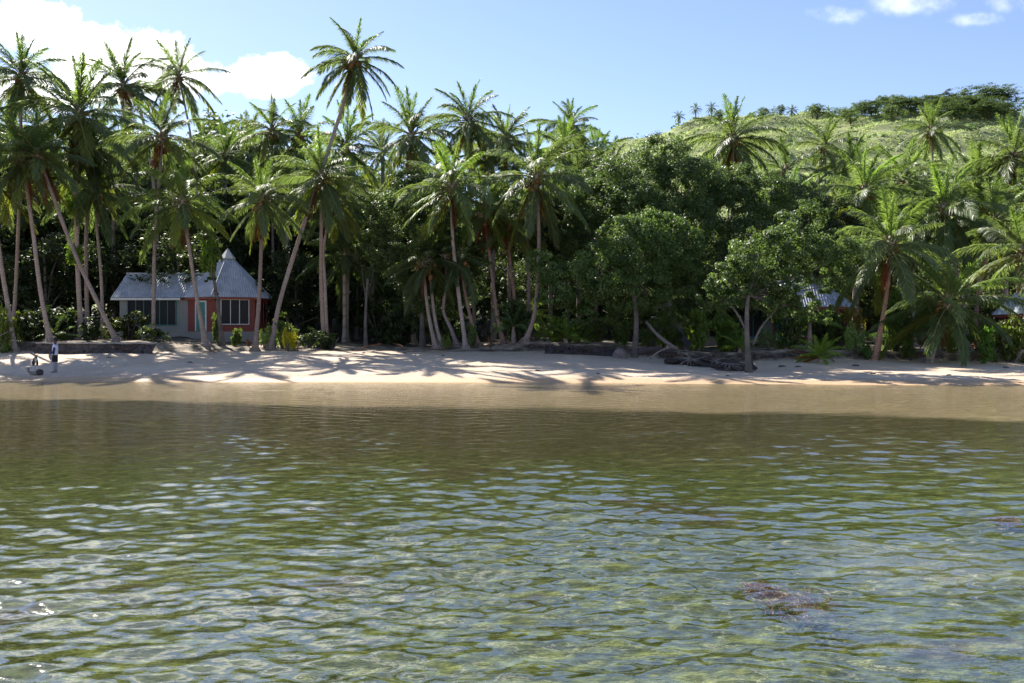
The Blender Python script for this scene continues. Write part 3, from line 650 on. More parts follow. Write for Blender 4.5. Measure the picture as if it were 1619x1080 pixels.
def rosette(px, d, L, n, lo, hi, col, label, name, cat='plant', group='leafy understorey plants', dead=0, dz=0., stem=.25):
    x = PX(px, d); q = random.Random(int(px*7)); t = thing(name, label, cat, (x, d, G(x, d)+dz), 0, group)
    b = MB(); b.tube([(0,0,-.2),(0,0,stem*.5),(0,0,stem)], [.16*L/1.5,.13*L/1.5,.07*L/1.5], 8); b.obj('stem', M_TRUNK, t, True)
    for i in range(n):
        e = hi+(lo-hi)*((i+.5)/n)+q.uniform(-6,6); c = catfor(e); g = q.uniform(.85,1.2)
        link('frond', FRM[c][q.randrange(3)], t, (0,0,stem), (q.uniform(-.2,.2), R(CATS[c][0]-e), i*2.4), L*q.uniform(.75,1.1), color=tuple(v*g for v in col))
    for i in range(dead):
        link('dead_frond', DFRM[i%3], t, (0,0,stem), (0, -R(q.uniform(62,86)), 2.6+q.uniform(-.7,.7)), L*.95, color=(1.5,1.1,.7))
bush(455, 60.2, 1.5, 1.7, (5.2,3.6,.5), 'yellow croton bush right of the cottage', 2, name='croton_bush')  # leaf colour pushed to a strong yellow
bush(446, 62.5, 2.6, 2.1, (1.5,1.6,1.0), 'round green bush behind the yellow croton', 0)
bush(418, 62, 1.4, 1.5, (2.3,2.5,2.3), 'pale leaved bush between the swollen footed palm and the leaning trunk', 2)
bush(205, 63.5, 3.4, 1.6, (.8,.75,.5), 'wide green bush left of the cottage windows', 1)
bush(240, 62.5, 2.4, 1.1, (.8,.85,.6), 'low bush under the cottage wing windows', 0)
bush(372, 65, 1.2, 1.0, (1.3,1.4,.9), 'small bush under the turret window of the cottage', 3)
bush(345, 64, 1.0, 1.7, (1.4,1.5,1.1), 'slim plant beside the grey shrub trunk in front of the cottage', 3)
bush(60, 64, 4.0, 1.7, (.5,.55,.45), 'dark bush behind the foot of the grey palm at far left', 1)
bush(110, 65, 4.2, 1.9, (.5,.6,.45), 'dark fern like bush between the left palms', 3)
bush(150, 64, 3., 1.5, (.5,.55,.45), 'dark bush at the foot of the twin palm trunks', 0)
bush(8, 62, 2.4, 2.4, (1.7,1.7,.7), 'yellow green bush at the far left edge', 1)
bush(490, 62, 2.6, 1.2, (.7,.8,.6), 'low dark bush right of the croton', 0)
bush(525, 61.3, 2.2, 1.0, (.65,.7,.6), 'low dark bush at the foot of the red skirted palm', 3)
bush(640, 66, 4., 2.4, (.5,.6,.5), 'dark bush in the shade left of the pink trunks', 1)
bush(600, 70, 4.5, 2.6, (.5,.55,.5), 'dark bush deep in the shaded opening of the grove', 1)
bush(705, 60.3, .9, .9, (2.0,2.1,1.2), 'little bright bush beside the pink trunks', 2)
bush(750, 60, 1.1, 1.3, (1.7,1.8,1.2), 'leafy sprout on the root mound of the front palm', 3)
bush(822, 62.5, 2.8, 2.2, (1.0,1.15,1.1), 'large leaved dark bush left of the large centre palm foot', 3)
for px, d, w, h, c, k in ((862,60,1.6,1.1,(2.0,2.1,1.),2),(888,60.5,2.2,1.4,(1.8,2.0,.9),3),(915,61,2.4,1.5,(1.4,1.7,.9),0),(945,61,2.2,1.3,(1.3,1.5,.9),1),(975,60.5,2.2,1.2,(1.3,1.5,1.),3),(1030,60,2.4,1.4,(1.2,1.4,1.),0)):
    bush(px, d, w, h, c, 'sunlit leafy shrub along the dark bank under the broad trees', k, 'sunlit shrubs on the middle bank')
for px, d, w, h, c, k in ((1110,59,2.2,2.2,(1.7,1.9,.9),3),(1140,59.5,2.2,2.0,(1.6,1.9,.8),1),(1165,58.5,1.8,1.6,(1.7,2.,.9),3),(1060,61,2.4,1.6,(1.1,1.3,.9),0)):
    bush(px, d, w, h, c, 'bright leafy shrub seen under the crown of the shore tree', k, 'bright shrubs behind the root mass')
bush(1215, 57, 1.6, 1.6, (1.6,1.7,1.6), 'pale leaved shrub right of the forked shore tree', 2)
bush(1250, 58, 2.2, 2.2, (.9,1.05,.8), 'dark shrub before the second bungalow', 1)
bush(1355, 56, 2.0, 2.1, (2.6,2.9,2.5), 'silvery pale bush left of the orange trunked palm', 2, name='silver_bush')
bush(1352, 58, 1.6, 3.4, (2.6,1.6,.7), 'tall bush with orange yellow leaves behind the silvery bush', 2)
bush(1330, 58.5, 2., 2., (1.4,1.5,.9), 'green bush left of the silvery bush', 3)
bush(1372, 55.4, .9, .8, (1.3,1.9,.7), 'little green plant at the foot of the orange trunk', 3)
bush(1420, 57.5, 2.4, 3.2, (1.3,1.6,.9), 'tall green bush right of the orange trunked palm', 1)
bush(1440, 56, 1.4, 1.1, (1.5,1.8,.8), 'low green plant behind the short trunk on the right bank', 3)
bush(1510, 58, 3., 1.7, (1.1,1.2,.9), 'bush in the shade behind the low right palm', 0)
bush(1556, 53.6, 1.3, 1.7, (1.2,1.9,.7), 'bright green sprig hanging over the right bank', 3)
bush(1594, 54.8, 3.4, 2.1, (1.5,1.6,.8), 'olive green bush under the grey roof at the right edge', 1)
bush(1556, 57, 2., 1.5, (2.,1.6,.7), 'yellowish bush left of the grey roof at the right edge', 0)
bush(1300, 60, 3., 2.0, (.9,1.,.8), 'dark shrub under the white roof of the second bungalow', 1)
rosette(1297, 53.5, 1.7, 18, 5, 84, (1.5,1.7,.6), 'yellow green cycad at the edge of the right sand with dead brown leaves leaning left', 'cycad', dead=5)
rosette(1280, 58, 1.9, 15, 10, 80, (1.3,1.5,.8), 'cycad like plant standing on a thin trunk before the second bungalow', 'cycad', stem=1.6)
rosette(812, 61.5, 1.8, 14, 0, 75, (.9,1.1,1.1), 'blue green palm like plant left of the large centre palm foot', 'fan_plant', stem=1.)
rosette(895, 60, 1.5, 14, 15, 84, (1.6,1.8,.9), 'light green fern tuft right of the large centre palm', 'fern')
rosette(1170, 57.5, 1.4, 12, 10, 80, (1.5,1.8,.8), 'fern tuft under the left branch of the shore tree', 'fern')
rosette(1440, 57, 2.4, 13, 10, 75, (1.,1.2,1.), 'feathery plant right of the orange trunk', 'fern', stem=.6)
rosette(85, 62.8, 1.6, 12, 0, 70, (.7,.8,.6), 'fern behind the retaining wall by the standing person', 'fern')
rosette(835, 66, 2.6, 12, -10, 70, (1.5,1.6,1.), 'arching light fronds of a young palm behind the large centre trunk', 'young_palm', stem=1.6)
# climbing leaves on trunks
def climber(px, py, d, w, h, label):
    p = P(px, py, d); t = thing('climbing_plant', label, 'climbing plant', p, 0, 'climbing plants on the palm trunks')
    link('foliage', BU[3][0], t, (0,0,-h*.5), sc=(w*.6,w*.6,h), color=(1.8,2.2,.8))
    b = MB(); b.tube([(0,-.05,-h*.6),(.05,-.08,0),(0,-.05,h*.5)], [.03,.03,.02], 5); b.obj('stem', M_RIB, t)
climber(120, 330, 64.6, 1.5, 1.3, 'bright leaf tuft high on the reddish twin trunk')
climber(122, 408, 64.6, 1.5, 1.2, 'bright leaf tuft lower on the reddish twin trunk')
climber(334, 412, 63.2, 1.5, 2.0, 'bright leaf tuft on the slim tree before the cottage turret')
hero_tree('slim grey tree before the cottage turret, tufted with leaves', [(331,415,13,0),(338,385,18,0),(333,442,9,0),(343,470,7,0)], 352, 63.6, [(344,480,0),(337,430,0),(338,390,0)], 48, tr=.15, leaf=.2, leaves=30, per=14)
hero_tree('slim pale tree with bare trunk in the shaded opening of the grove', [(585,425,22,1),(570,405,20,1),(596,402,20,1)], 578, 63, [(578,500,0),(581,440,0)], 49, tr=.13, col=(.8,.8,.8))

# ------------------------------------------------------------------ cottages
M_ROOF, nt = NM('corrugated_iron'); n = N(nt)
o_ = n('ShaderNodeTexCoord').outputs['Object']
rc = n.mix(n.ramp(n.noise(o_, 1.2, 5, .65), .35, .7), (.38,.41,.48), (.54,.57,.64))
rc = n.mix(n.math('MULTIPLY', n.ramp(n.noise(n.scaled(o_, (9,9,1.5)), 1.5, 4, .6), .6, .8), .4), rc, (.26,.21,.19))
n.out(n('ShaderNodeBsdfPrincipled', {'Base Color': rc, 'Roughness': .45, 'Metallic': .1, 'Specular IOR Level': .5}).outputs[0])
def plank_mat(name, col):
    m, nt = NM(name); n = N(nt); o = n('ShaderNodeTexCoord').outputs['Object']
    w = n('ShaderNodeTexWave', {'Vector': o, 'Scale': 1.6, 'Distortion': .0}, wave_type='BANDS', bands_direction='Z', wave_profile='SAW').outputs['Fac']
    f = n.noise(o, 2.5, 5, .6)
    c = n.mix(f, tuple(x*.75 for x in col), tuple(x*1.2 for x in col)); c = n.mix(n.ramp(w, .93, 1.), c, tuple(x*.45 for x in col))
    bp = n('ShaderNodeBump', {'Height': w, 'Strength': .8, 'Distance': .02})
    n.out(n('ShaderNodeBsdfPrincipled', {'Base Color': c, 'Roughness': .65, 'Normal': bp.outputs[0]}).outputs[0]); return m
M_RED = plank_mat('red_painted_planks', (.25,.058,.042)); M_PALE = plank_mat('pale_painted_planks', (.27,.27,.25))
M_TEAL = simple('teal_paint', (.035,.22,.19), .5, .12, 4); M_WHITE = simple('white_paint', (.72,.71,.68), .55, .08, 5)
M_REDTRIM = simple('red_trim', (.30,.07,.05), .6, .1, 5); M_CONC = simple('concrete', (.30,.28,.25), .9, .2, 4)
m, nt = NM('dark_window_glass'); n = N(nt)
n.out(n('ShaderNodeBsdfPrincipled', {'Base Color': (.012,.014,.020), 'Roughness': .25, 'Specular IOR Level': .12}).outputs[0]); M_GLASS = m

def corrugate(b, B0, B1, apex=None, T0=None, T1=None, step=.17, amp=.024):
    """corrugated sheet from eave B0-B1 up to an apex (hip facet) or to ridge T0-T1"""
    B0, B1 = Vector(B0), Vector(B1); L = (B1-B0).length; k = max(4, int(L/step)*2)
    up = (Vector(apex) if apex else (Vector(T0)+Vector(T1))*.5)-(B0+B1)*.5
    nr = (B1-B0).cross(up).normalized(); V = []; F = []
    for i in range(k+1):
        t = i/k; o = nr*(amp if i%2 else -amp); p = B0.lerp(B1, t)
        if apex: lim = 1-abs(2*t-1); e = p+up*max(lim, .004)
        else: e = Vector(T0).lerp(Vector(T1), t)
        V += [p+o, e+o]
    for i in range(k): F.append((2*i, 2*i+2, 2*i+3, 2*i+1))
    return b.add(V, F)
def window(parent, c, ux, w, h, nx, fm, sill=True):
    """c: centre on the wall face, ux: unit vector along the wall, outward is to the right of it"""
    nrm = Vector((ux.y, -ux.x, 0)); ang = math.atan2(ux.y, ux.x)
    wd = link('window', None, parent, c, (0,0,ang)); del_ = wd
    b = MB(); f = .055
    b.box(-w/2-f, -w/2, -.07, .02, -h/2-f, h/2+f); b.box(w/2, w/2+f, -.07, .02, -h/2-f, h/2+f)
    b.box(-w/2, w/2, -.07, .02, h/2, h/2+f); b.box(-w/2, w/2, -.09, .02, -h/2-f, -h/2)
    for i in range(1, nx): x = -w/2+w*i/nx; b.box(x-.025, x+.025, -.06, .02, -h/2, h/2)
    me = b.mesh('window', [fm]); bpy.data.objects.remove(wd)
    wd = link('window', me, parent, c, (0,0,ang))
    g = MB(); g.add([(-w/2,-.012,-h/2),(w/2,-.012,-h/2),(w/2,-.012,h/2),(-w/2,-.012,h/2)], [(0,1,2,3)]); g.obj('pane', M_GLASS, wd)
def cottage(label, loc, rz, hexrot, wing=True, eave=2.5, apexh=3.45, wx=-7.6):
    t = thing('cottage', label, 'cottage', loc, rz, 'beach cottages with iron roofs')
    Rw, Re = 3.0, 3.42; hx = [R(hexrot+30+60*k) for k in range(6)]
    dirv = lambda a: Vector((math.sin(a), -math.cos(a), 0))
    b = MB(); z0 = -.8
    V = [dirv(a)*Rw+Vector((0,0,z)) for z in (z0, eave+.02) for a in hx]
    b.add(V, [(k, (k+1)%6, 6+(k+1)%6, 6+k) for k in range(6)]); w = b.obj('wall', M_RED, t)
    b = MB(); ap = Vector((0,0,eave+apexh))
    for k in range(6):
        A, B = dirv(hx[k])*Re, dirv(hx[(k+1)%6])*Re; corrugate(b, A+Vector((0,0,eave)), B+Vector((0,0,eave)), apex=ap)
    for k in range(6):
        a = dirv(hx[k])*(Re+.02)+Vector((0,0,eave+.03)); b.tube([a, ap], [.035,.035], 6)
    rf = b.obj('roof', M_ROOF, t)
    b = MB()
    for k in range(6):
        A, B = dirv(hx[k])*(Re-.06), dirv(hx[(k+1)%6])*(Re-.06)
        b.add([A+Vector((0,0,eave-.17)), B+Vector((0,0,eave-.17)), B+Vector((0,0,eave-.025)), A+Vector((0,0,eave-.025)), dirv(hx[k])*(Rw-.05)+Vector((0,0,eave-.03)), dirv(hx[(k+1)%6])*(Rw-.05)+Vector((0,0,eave-.03))], [(0,1,2,3),(0,4,5,1)])
    b.obj('fascia', M_REDTRIM, rf)
    b = MB(); zc = eave+apexh-.42
    cv = [dirv(a)*.60+Vector((0,0,zc)) for a in hx]+[Vector((0,0,zc+.80))]+[dirv(a)*.56+Vector((0,0,zc-.05)) for a in hx]
    b.add(cv, [(k, (k+1)%6, 6) for k in range(6)]+[(7+k, 7+(k+1)%6, (k+1)%6, k) for k in range(6)]); b.obj('cap', M_WHITE, rf)
    b = MB(); b.add([dirv(a)*(Rw+.3)+Vector((0,0,z)) for z in (-1.2,-.02) for a in hx], [(k, (k+1)%6, 6+(k+1)%6, 6+k) for k in range(6)]+[(6,7,8,9,10,11)]); b.obj('base', M_CONC, t)
    ri = Rw*math.cos(R(30))
    def face(ang, off=0., z=0., out=.0):
        d = dirv(R(ang)); u = Vector((-d.y, d.x, 0)); return d*(ri+out)+u*off+Vector((0,0,z)), u
    c, u = face(hexrot, .05, 1.42, .0); window(t, c+dirv(R(hexrot))*.03, u, 1.95, 1.75, 3, M_WHITE)
    c, u = face(hexrot+60, 0, 1.42); window(t, c+dirv(R(hexrot+60))*.03, u, 1.9, 1.6, 3, M_REDTRIM)
    c, u = face(hexrot-60, .22, 1.12); dd = dirv(R(hexrot-60))
    b = MB(); b.box(-.5,.5,-.05,.0,-1.08,1.02); b.box(-.40,-.06,-.065,-.05,-.9,-.1); b.box(.06,.40,-.065,-.05,-.9,-.1); b.box(-.40,-.06,-.065,-.05,.05,.85); b.box(.06,.40,-.065,-.05,.05,.85)
    dr = b.obj('door', M_TEAL, t, loc=c+dd*.012, rot=(0,0,math.atan2(u.y,u.x)))
    b = MB(); b.box(-.61,-.502,-.08,.0,-1.1,1.13); b.box(.502,.61,-.08,.0,-1.1,1.13); b.box(-.502,.502,-.08,.0,1.022,1.13); b.obj('frame', M_WHITE, dr)
    b = MB(); b.blob((.40,-.09,0), .035, 5, 0); b.obj('handle', M_CONC, dr)
    if wing:
        x0, x1, y0, y1, ez, rzz, ry = wx, -2.35, -1.45, 3.4, eave, eave+1.95, 1.1
        b = MB(); b.box(x0, x1, y0, y1, -.8, ez-.05)
        b.add([(x0,y0,ez-.05),(x0,y1,ez-.05),(x0,ry,rzz-.1)], [(0,2,1)]); b.obj('wing_wall', M_PALE, t)
        b = MB(); b.box(x0-.2, x1, y0-.2, y1+.2, -1.2, -.05); b.obj('wing_base', M_CONC, t)
        b = MB(); xe0, xe1 = x0-.5, -.6
        corrugate(b, (xe0,y0-.42,ez), (xe1,y0-.42,ez), T0=(xe0,ry,rzz), T1=(xe1,ry,rzz))
        corrugate(b, (xe1,y1+.42,ez-.1), (xe0,y1+.42,ez-.1), T0=(xe1,ry,rzz), T1=(xe0,ry,rzz))
        b.tube([(xe0-.02,ry,rzz+.02),(xe1,ry,rzz+.02)], [.06,.06], 6); wr = b.obj('wing_roof', M_ROOF, t)
        b = MB(); b.box(xe0, x1-.6, y0-.44, y0-.40, ez-.19, ez-.03)
        for s in ((y0-.42, ez), (y1+.42, ez-.1)):
            b.add([(xe0+.02,s[0],s[1]-.17),(xe0+.02,s[0],s[1]-.03),(xe0+.02,ry,rzz-.03),(xe0+.02,ry,rzz-.19)], [(0,1,2,3)])
        b.obj('fascia', M_WHITE, wr)
        window(t, Vector(((x0+x1)/2-.22, y0-.015, 1.42)), Vector((1,0,0)), 3.55, 1.85, 6, M_TEAL)
        b = MB(); b.box(x1-.12, x1+.02, y0-.06, y0-.003, -.8, ez-.2); b.obj('corner_post', M_RED, t)
    return t
d = 72.; cottage('red and white cottage with teal door and peaked iron turret roof behind the left palms', (PX(360,d), d, PZ(472,d)-2.5), 0, 26.7)
d = 67.; cottage('second bungalow mostly hidden behind the shore tree, white lit hip roof and red walls', (PX(1276,d), d, PZ(487,d)-2.5), R(-10), 5, True, 2.5, 2.7, -7.2)
d = 58.; cottage('third cottage cut by the right edge, only one slope of its grey roof showing', (PX(1668,d), d, PZ(497,d)-2.5), R(20), 12, False, 2.5, 3.4)

# ------------------------------------------------------------------ retaining wall, roots, driftwood, stones
def rough_wall(name, label, p0, p1, h, th, mat, seed, cap=True):
    a = Vector(p0); e = Vector(p1); L = (e-a).length; nx = int(L/.12); nz = 8; q = np.random.default_rng(seed); V = []; F = []
    u = (e-a).normalized(); nr = Vector((u.y, -u.x, 0))
    for i in range(nx+1):
        for k in range(nz+1):
            t = i/nx; b_ = a.lerp(e, t); zz = k/nz
            V.append(b_+nr*(.5*(1-zz)+q.normal(0,.075))+Vector((0,0,-.35+(h+.35)*zz+(q.normal(0,.03) if 0 < k < nz else 0))))
        V.append(b_-nr*th+Vector((0,0,h)))
    s = nz+2
    for i in range(nx):
        for k in range(nz+1): F.append((i*s+k, (i+1)*s+k, (i+1)*s+k+1, i*s+k+1))
    t = tag(link(name, None, None, a), label, 'wall')
    link('wall', mesh('wall', [v-a for v in V], F, [mat]), t)
    if cap:
        b = MB(); pts = [Vector((0,0,h+.03))+u*L*i/24-nr*.05+Vector((0,0,.02*math.sin(i*1.3))) for i in range(25)]
        for i in range(24): 
            c0, c1 = pts[i], pts[i+1]; w_ = nr*.16; z_ = Vector((0,0,.045))
            b.add([c0+w_-z_, c1+w_-z_, c1+w_+z_, c0+w_+z_, c0-w_+z_, c1-w_+z_], [(0,1,2,3),(3,2,5,4)])
        b.obj('coping', M_CONC, t)
M_WALL = simple('dark_rubble', (.085,.072,.065), .95, .45, 4, .08)
xa, xb = PX(58,60.4), PX(245,58.8)
rough_wall('retaining_wall', 'low dark retaining wall with a pale coping, in front of the left palms', (xa,60.4,G(xa,60.2)-.05), (xb,58.9,G(xb,58.6)-.05), .68, .5, M_WALL, 3)
xa, xb = PX(862,56.9), PX(985,56.1)
rough_wall('timber_edging', 'dark weathered timber edging of the bank right of the large centre palm', (xa,56.9,G(xa,56.7)-.05), (xb,56.1,G(xb,55.9)-.1), .55, .4, M_DARKWOOD, 4, False)

def roots(b, c, n, L, seed, r0=.07, up=.6):
    q = random.Random(seed)
    for k in range(n):
        a = q.uniform(0, 6.28); l = L*q.uniform(.5,1.2); e = q.uniform(-.2, up)
        p = [Vector(c)]; dv = Vector((math.cos(a), math.sin(a)*.5, e))
        for i in range(5):
            dv = (dv+Vector((q.uniform(-.4,.4), q.uniform(-.4,.4), q.uniform(-.5,.25)))).normalized(); p.append(p[-1]+dv*l/5)
        b.tube(p, [r0*q.uniform(.6,1.2)*(1-.16*i) for i in range(6)], 6)
def root_mass(px, d, w, label, seed):
    x = PX(px, d); t = thing('root_mass', label, 'tree roots', (x, d, G(x, d)), 0)
    b = MB(); q = random.Random(seed)
    for k in range(9): b.blob((q.uniform(-w,w)*.5, q.uniform(-.3,.5), q.uniform(.0,.35)), (q.uniform(.2,.5), q.uniform(.2,.4), q.uniform(.12,.32)), 7, .3, 0, seed+k)
    b.obj('root_plate', M_DARKWOOD, t)
    b = MB(); roots(b, (-w*.15,-.3,.4), 13, 1.1, seed, .04, .3); roots(b, (w*.25,-.2,.3), 7, .9, seed+1, .045, .15); b.obj('exposed_roots', M_WOOD, t, True)
root_mass(1105, 52.4, 3.2, 'large tangle of dark and grey roots washed out left of the shore tree', 5)
root_mass(1160, 50.2, 2.0, 'black root plate under the foot of the shore tree', 9)
x = PX(990,55); t = thing('tree_stump', 'pale grey stump at the foot of the thin pale tree', 'stump', (PX(980,55),55,G(PX(980,55),55)))
b = MB(); b.blob((0,0,.15), (.4,.35,.42), 7, .18, 0, 4); roots(b, (0,-.1,.2), 12, .9, 6, .05, .1); b.obj('stump', M_WOOD, t)
def log(label, pts, d, r, mat, seed, name='fallen_log', cat='log'):
    p = [P(a, c, d+e) for a, c, e in pts]; b0 = p[0]; q = random.Random(seed)
    path = catmull([v-b0 for v in p], 14); b = MB(); b.tube(path, [r*(1-.4*i/14)*q.uniform(.88,1.12) for i in range(15)], 9)
    t = tag(b.obj(name, mat, None, True, loc=b0), label, cat)
log('bare grey branch lying down to the sand left of the root tangle', [(1068,552,0),(1040,530,.6),(1021,508,1.2)], 55.5, .13, M_WOOD, 1, 'fallen_branch', 'branch')
log('thin grey branch sticking out over the sand before the root tangle', [(1028,566,0),(1042,556,.3),(1060,549,.6)], 52, .06, M_WOOD, 2, 'fallen_branch', 'branch')
log('dark log half buried beside the root tangle', [(1010,556,0),(1035,553,.3),(1070,556,.4)], 53, .22, M_DARKWOOD, 3)
for i, (px, d, r) in enumerate(((300,53,.11),(330,48.5,.08),(172,56,.10),(575,57.5,.08),(850,48.0,.10),(1236,51.5,.16),(1262,51.0,.12),(1352,50.9,.15),(1380,46.5,.10),(1590,50.3,.13),(1500,46,.09),(1150,46.5,.07),(945,46.8,.07),(700,55.5,.08),(640,56.8,.10))):
    x = PX(px, d); b = MB(); r *= .72; b.blob((0,0,0), (r*1.7,r,r*.6), 5, .3, 0, i+20); b.blob((r*1.3,.1*r,-.1*r), (r*.8,r*.7,r*.4), 5, .3, 0, i+60)
    tag(b.obj('stone', M_ROCK, None, False, loc=(x,d,G(x,d)+r*.25)), 'small dark stone or husk lying loose on the beach sand', 'stone', 'dark bits on the sand')
for i, (px, off) in enumerate(((120,-.9),(215,-.6),(330,-1.6),(470,-.4),(560,-.7),(668,-.5),(775,-.6),(900,-.7),(1040,-1.6),(1300,-1.),(1420,-.8),(1535,-.6),(395,.8),(640,.9))):
    d = 57.; 
    for _ in range(6): d = float(bankline(PX(px, d)))+off
    x = PX(px, d); q = random.Random(i+900)
    t = thing('fallen_frond', 'dry brown palm frond lying where the sand meets the bank', 'fallen frond', (x,d,G(x,d)+.10), q.uniform(0,6.28), 'fallen fronds along the bank')
    link('dead_frond', DFRM[i%3], t, (0,0,.0), (q.uniform(1.3,1.8), R(-68)*1., 0), q.uniform(1.4,2.3), color=(1.2,1.,.9))
# driftwood by the dog
x = PX(52,47.4); gz = G(x,47.4); t = thing('driftwood', 'curved grey driftwood with a dark round butt by the water near the dog', 'driftwood', (x,47.4,gz), sc=.82)
b = MB(); b.tube(catmull([(-.32,.1,.48),(-.30,.05,.28),(-.12,0,.16),(.1,-.02,.12),(.3,-.03,.14)], 14), [.05+.008*i for i in range(15)], 9); b.obj('branch', M_WOOD, t, True)
b = MB(); b.blob((.42,-.03,.17), (.24,.17,.21), 8, .1, 0, 4); b.obj('butt', M_DARKWOOD, t, True)
# rope between palm and left edge
b = MB(); p0 = P(-40,548,59.4); p1 = P(13,524,59.6); b.tube([p0, p0.lerp(p1,.5)+Vector((0,0,-.08)), p1], [.025]*3, 6)
tag(b.obj('fallen_branch', M_WOOD), 'thin pale stick leaning against the palm at the far left', 'branch')

# ------------------------------------------------------------------ person and dog
def skinned(name, verts, edges, radii, mat, parent=None, loc=(0,0,0), rz=0., sub=2, root=0):
    me = bpy.data.meshes.new(name); me.from_pydata([Vector(v) for v in verts], edges, []); me.update()
    o = link(name, me, parent, loc, (0,0,rz)); mo = o.modifiers.new('Skin', 'SKIN'); mo.use_smooth_shade = True
    sv = me.skin_vertices[0].data if len(me.skin_vertices) else None
    if sv is None:
        bpy.context.view_layer.objects.active = o; sv = me.skin_vertices[0].data
    for i, r in enumerate(radii): sv[i].radius = r if isinstance(r, tuple) else (r, r); sv[i].use_root = (i == root)
    s = o.modifiers.new('Sub', 'SUBSURF'); s.levels = sub; s.render_levels = sub
    dg = bpy.context.evaluated_depsgraph_get(); dg.update(); ev = bpy.data.meshes.new_from_object(o.evaluated_get(dg))
    o.modifiers.clear(); o.data = ev; ev.materials.clear(); ev.materials.append(mat)
    ev.polygons.foreach_set('use_smooth', np.ones(len(ev.polygons), dtype=bool)); return o
M_SKIN = simple('brown_skin', (.10,.055,.038), .5, .08, 12); M_HAIR = simple('black_hair', (.012,.011,.011), .7, .2, 30)
M_NAVY = simple('navy_cloth', (.018,.024,.10), .8, .1, 20); M_SHIRT = simple('white_cloth', (.62,.64,.72), .8, .06, 15)
M_BLACK = simple('black_cloth', (.014,.014,.017), .85, .1, 20); M_SOCK = simple('grey_cloth', (.30,.29,.30), .8, .1, 15)
M_FURB = simple('black_fur', (.012,.012,.013), .7, .2, 25); M_FURW = simple('white_fur', (.55,.52,.49), .8, .1, 25)
d = 48.4; x = PX(87,d); pg = G(x,d)
pr = thing('person', 'person in white and navy top and black shorts standing side on beside the dog', 'person', (x,d,pg), R(-78))
# local frame: facing -Y, x to the person's left; turned so that the person looks to picture left
bv = [(0,0,.95),(0,.005,1.08),(0,.01,1.25),(0,.015,1.40),(0,.0,1.50),(0,-.015,1.58),(0,-.02,1.66),(0,-.015,1.72)]
br_ = [(.155,.115),(.135,.10),(.15,.11),(.145,.095),(.06,.06),(.075,.09),(.078,.098),(.05,.06)]
be = [(i,i+1) for i in range(7)]
def chain(fr, pts, rads):
    k = fr
    for p, r in zip(pts, rads): bv.append(p); br_.append(r); be.append((k, len(bv)-1)); k = len(bv)-1
    return k
for s in (-1, 1):
    chain(0, [(.085*s,0,.88),(.095*s,-.02*s,.50),(.095*s,.01-.03*s,.10),(.095*s,-.01-.03*s,.045),(.10*s,-.15-.03*s,.03)], [.095,.062,.042,.045,.03])
    w_ = chain(3, [(.19*s,.015,1.40),(.225*s,.04,1.13),(.22*s,-.03,.90),(.215*s,-.05,.83)], [.055,.042,.030,.034])
    for f, (fx, l) in enumerate(((-.024,.075),(-.008,.085),(.008,.08),(.024,.065))):
        chain(w_, [(.215*s,-.05+fx,.83-l*.6),(.212*s,-.058+fx,.83-l)], [.010,.008])
    chain(w_, [(.205*s,-.085,.805),(.20*s,-.095,.775)], [.011,.009])
skinned('body', bv, be, br_, M_SKIN, pr)
b = MB(); b.blob((0,.008,1.675), (.093,.112,.10), 9, .02, 0, 2); b.obj('hair', M_HAIR, pr, True, loc=(0,.012,.015))
b = MB()
for s in (-1, 1): b.blob((.032*s,-.108,1.655), (.013,.008,.009), 5, 0)
b.obj('eye', M_BLACK, pr, True)
b = MB(); b.blob((0,-.122,1.625), (.016,.022,.024), 5, 0); b.obj('nose', M_SKIN, pr, True)
b = MB(); b.blob((0,-.102,1.585), (.026,.012,.008), 5, 0); b.obj('mouth', M_HAIR, pr, True)
for s in (-1, 1):
    b = MB(); b.blob((.083*s,.01,1.64), (.012,.024,.034), 5, 0); b.obj('ear', M_SKIN, pr, True)
def garment(name, rings, mat, n=20):
    b = MB(); V = []; F = []
    for (cx,cy,z,rx,ry) in rings:
        for k in range(n): a = 2*math.pi*k/n; V.append((cx+rx*math.cos(a), cy+ry*math.sin(a), z))
    for i in range(len(rings)-1):
        for k in range(n): F.append((i*n+k, i*n+(k+1)%n, (i+1)*n+(k+1)%n, (i+1)*n+k))
    return b.add(V, F).obj(name, mat, pr, True)
garment('shirt', [(0,0,.90,.19,.145),(0,.005,1.08,.175,.135),(0,.01,1.25,.185,.14),(0,.015,1.38,.185,.125),(0,.01,1.455,.12,.09),(0,0,1.49,.07,.075)], M_SHIRT)
garment('waist', [(0,0,.99,.178,.135),(0,0,.93,.182,.138),(0,0,.84,.182,.132),(0,0,.77,.17,.11)], M_BLACK).name = 'shorts_waist'
for s in (-1, 1):
    garment('shorts_leg', [(.088*s,-.002,.86,.105,.12),(.095*s,-.012*s,.70,.10,.105),(.098*s,-.018*s,.55,.10,.10)], M_BLACK)
    garment('legging', [(.095*s,-.018*s,.56,.072,.074),(.095*s,-.03*s+.005,.34,.062,.066),(.095*s,.0-.03*s,.10,.053,.057)], M_SOCK)
    b = MB(); b.tube(catmull([(.165*s,.015,1.425),(.205*s,.02,1.33),(.222*s,.035,1.18),(.226*s,.03,1.08)], 8), [.06,.062,.064,.062,.058,.056,.054,.053,.052], 12); b.obj('sleeve', M_SHIRT, pr, True)
    b = MB(); b.blob((.098*s,-.06-.03*s,.035), (.048,.13,.042), 7, 0); b.obj('shoe', M_SOCK, pr, True)
b = MB(); b.tube(catmull([(.262,.02,1.30),(.262,.02,1.17),(.235,-.03,1.02),(.215,-.045,.95)], 8), [.03,.05,.058,.06,.058,.055,.05,.045,.03], 10); b.obj('side_panel', M_NAVY, pr, True)

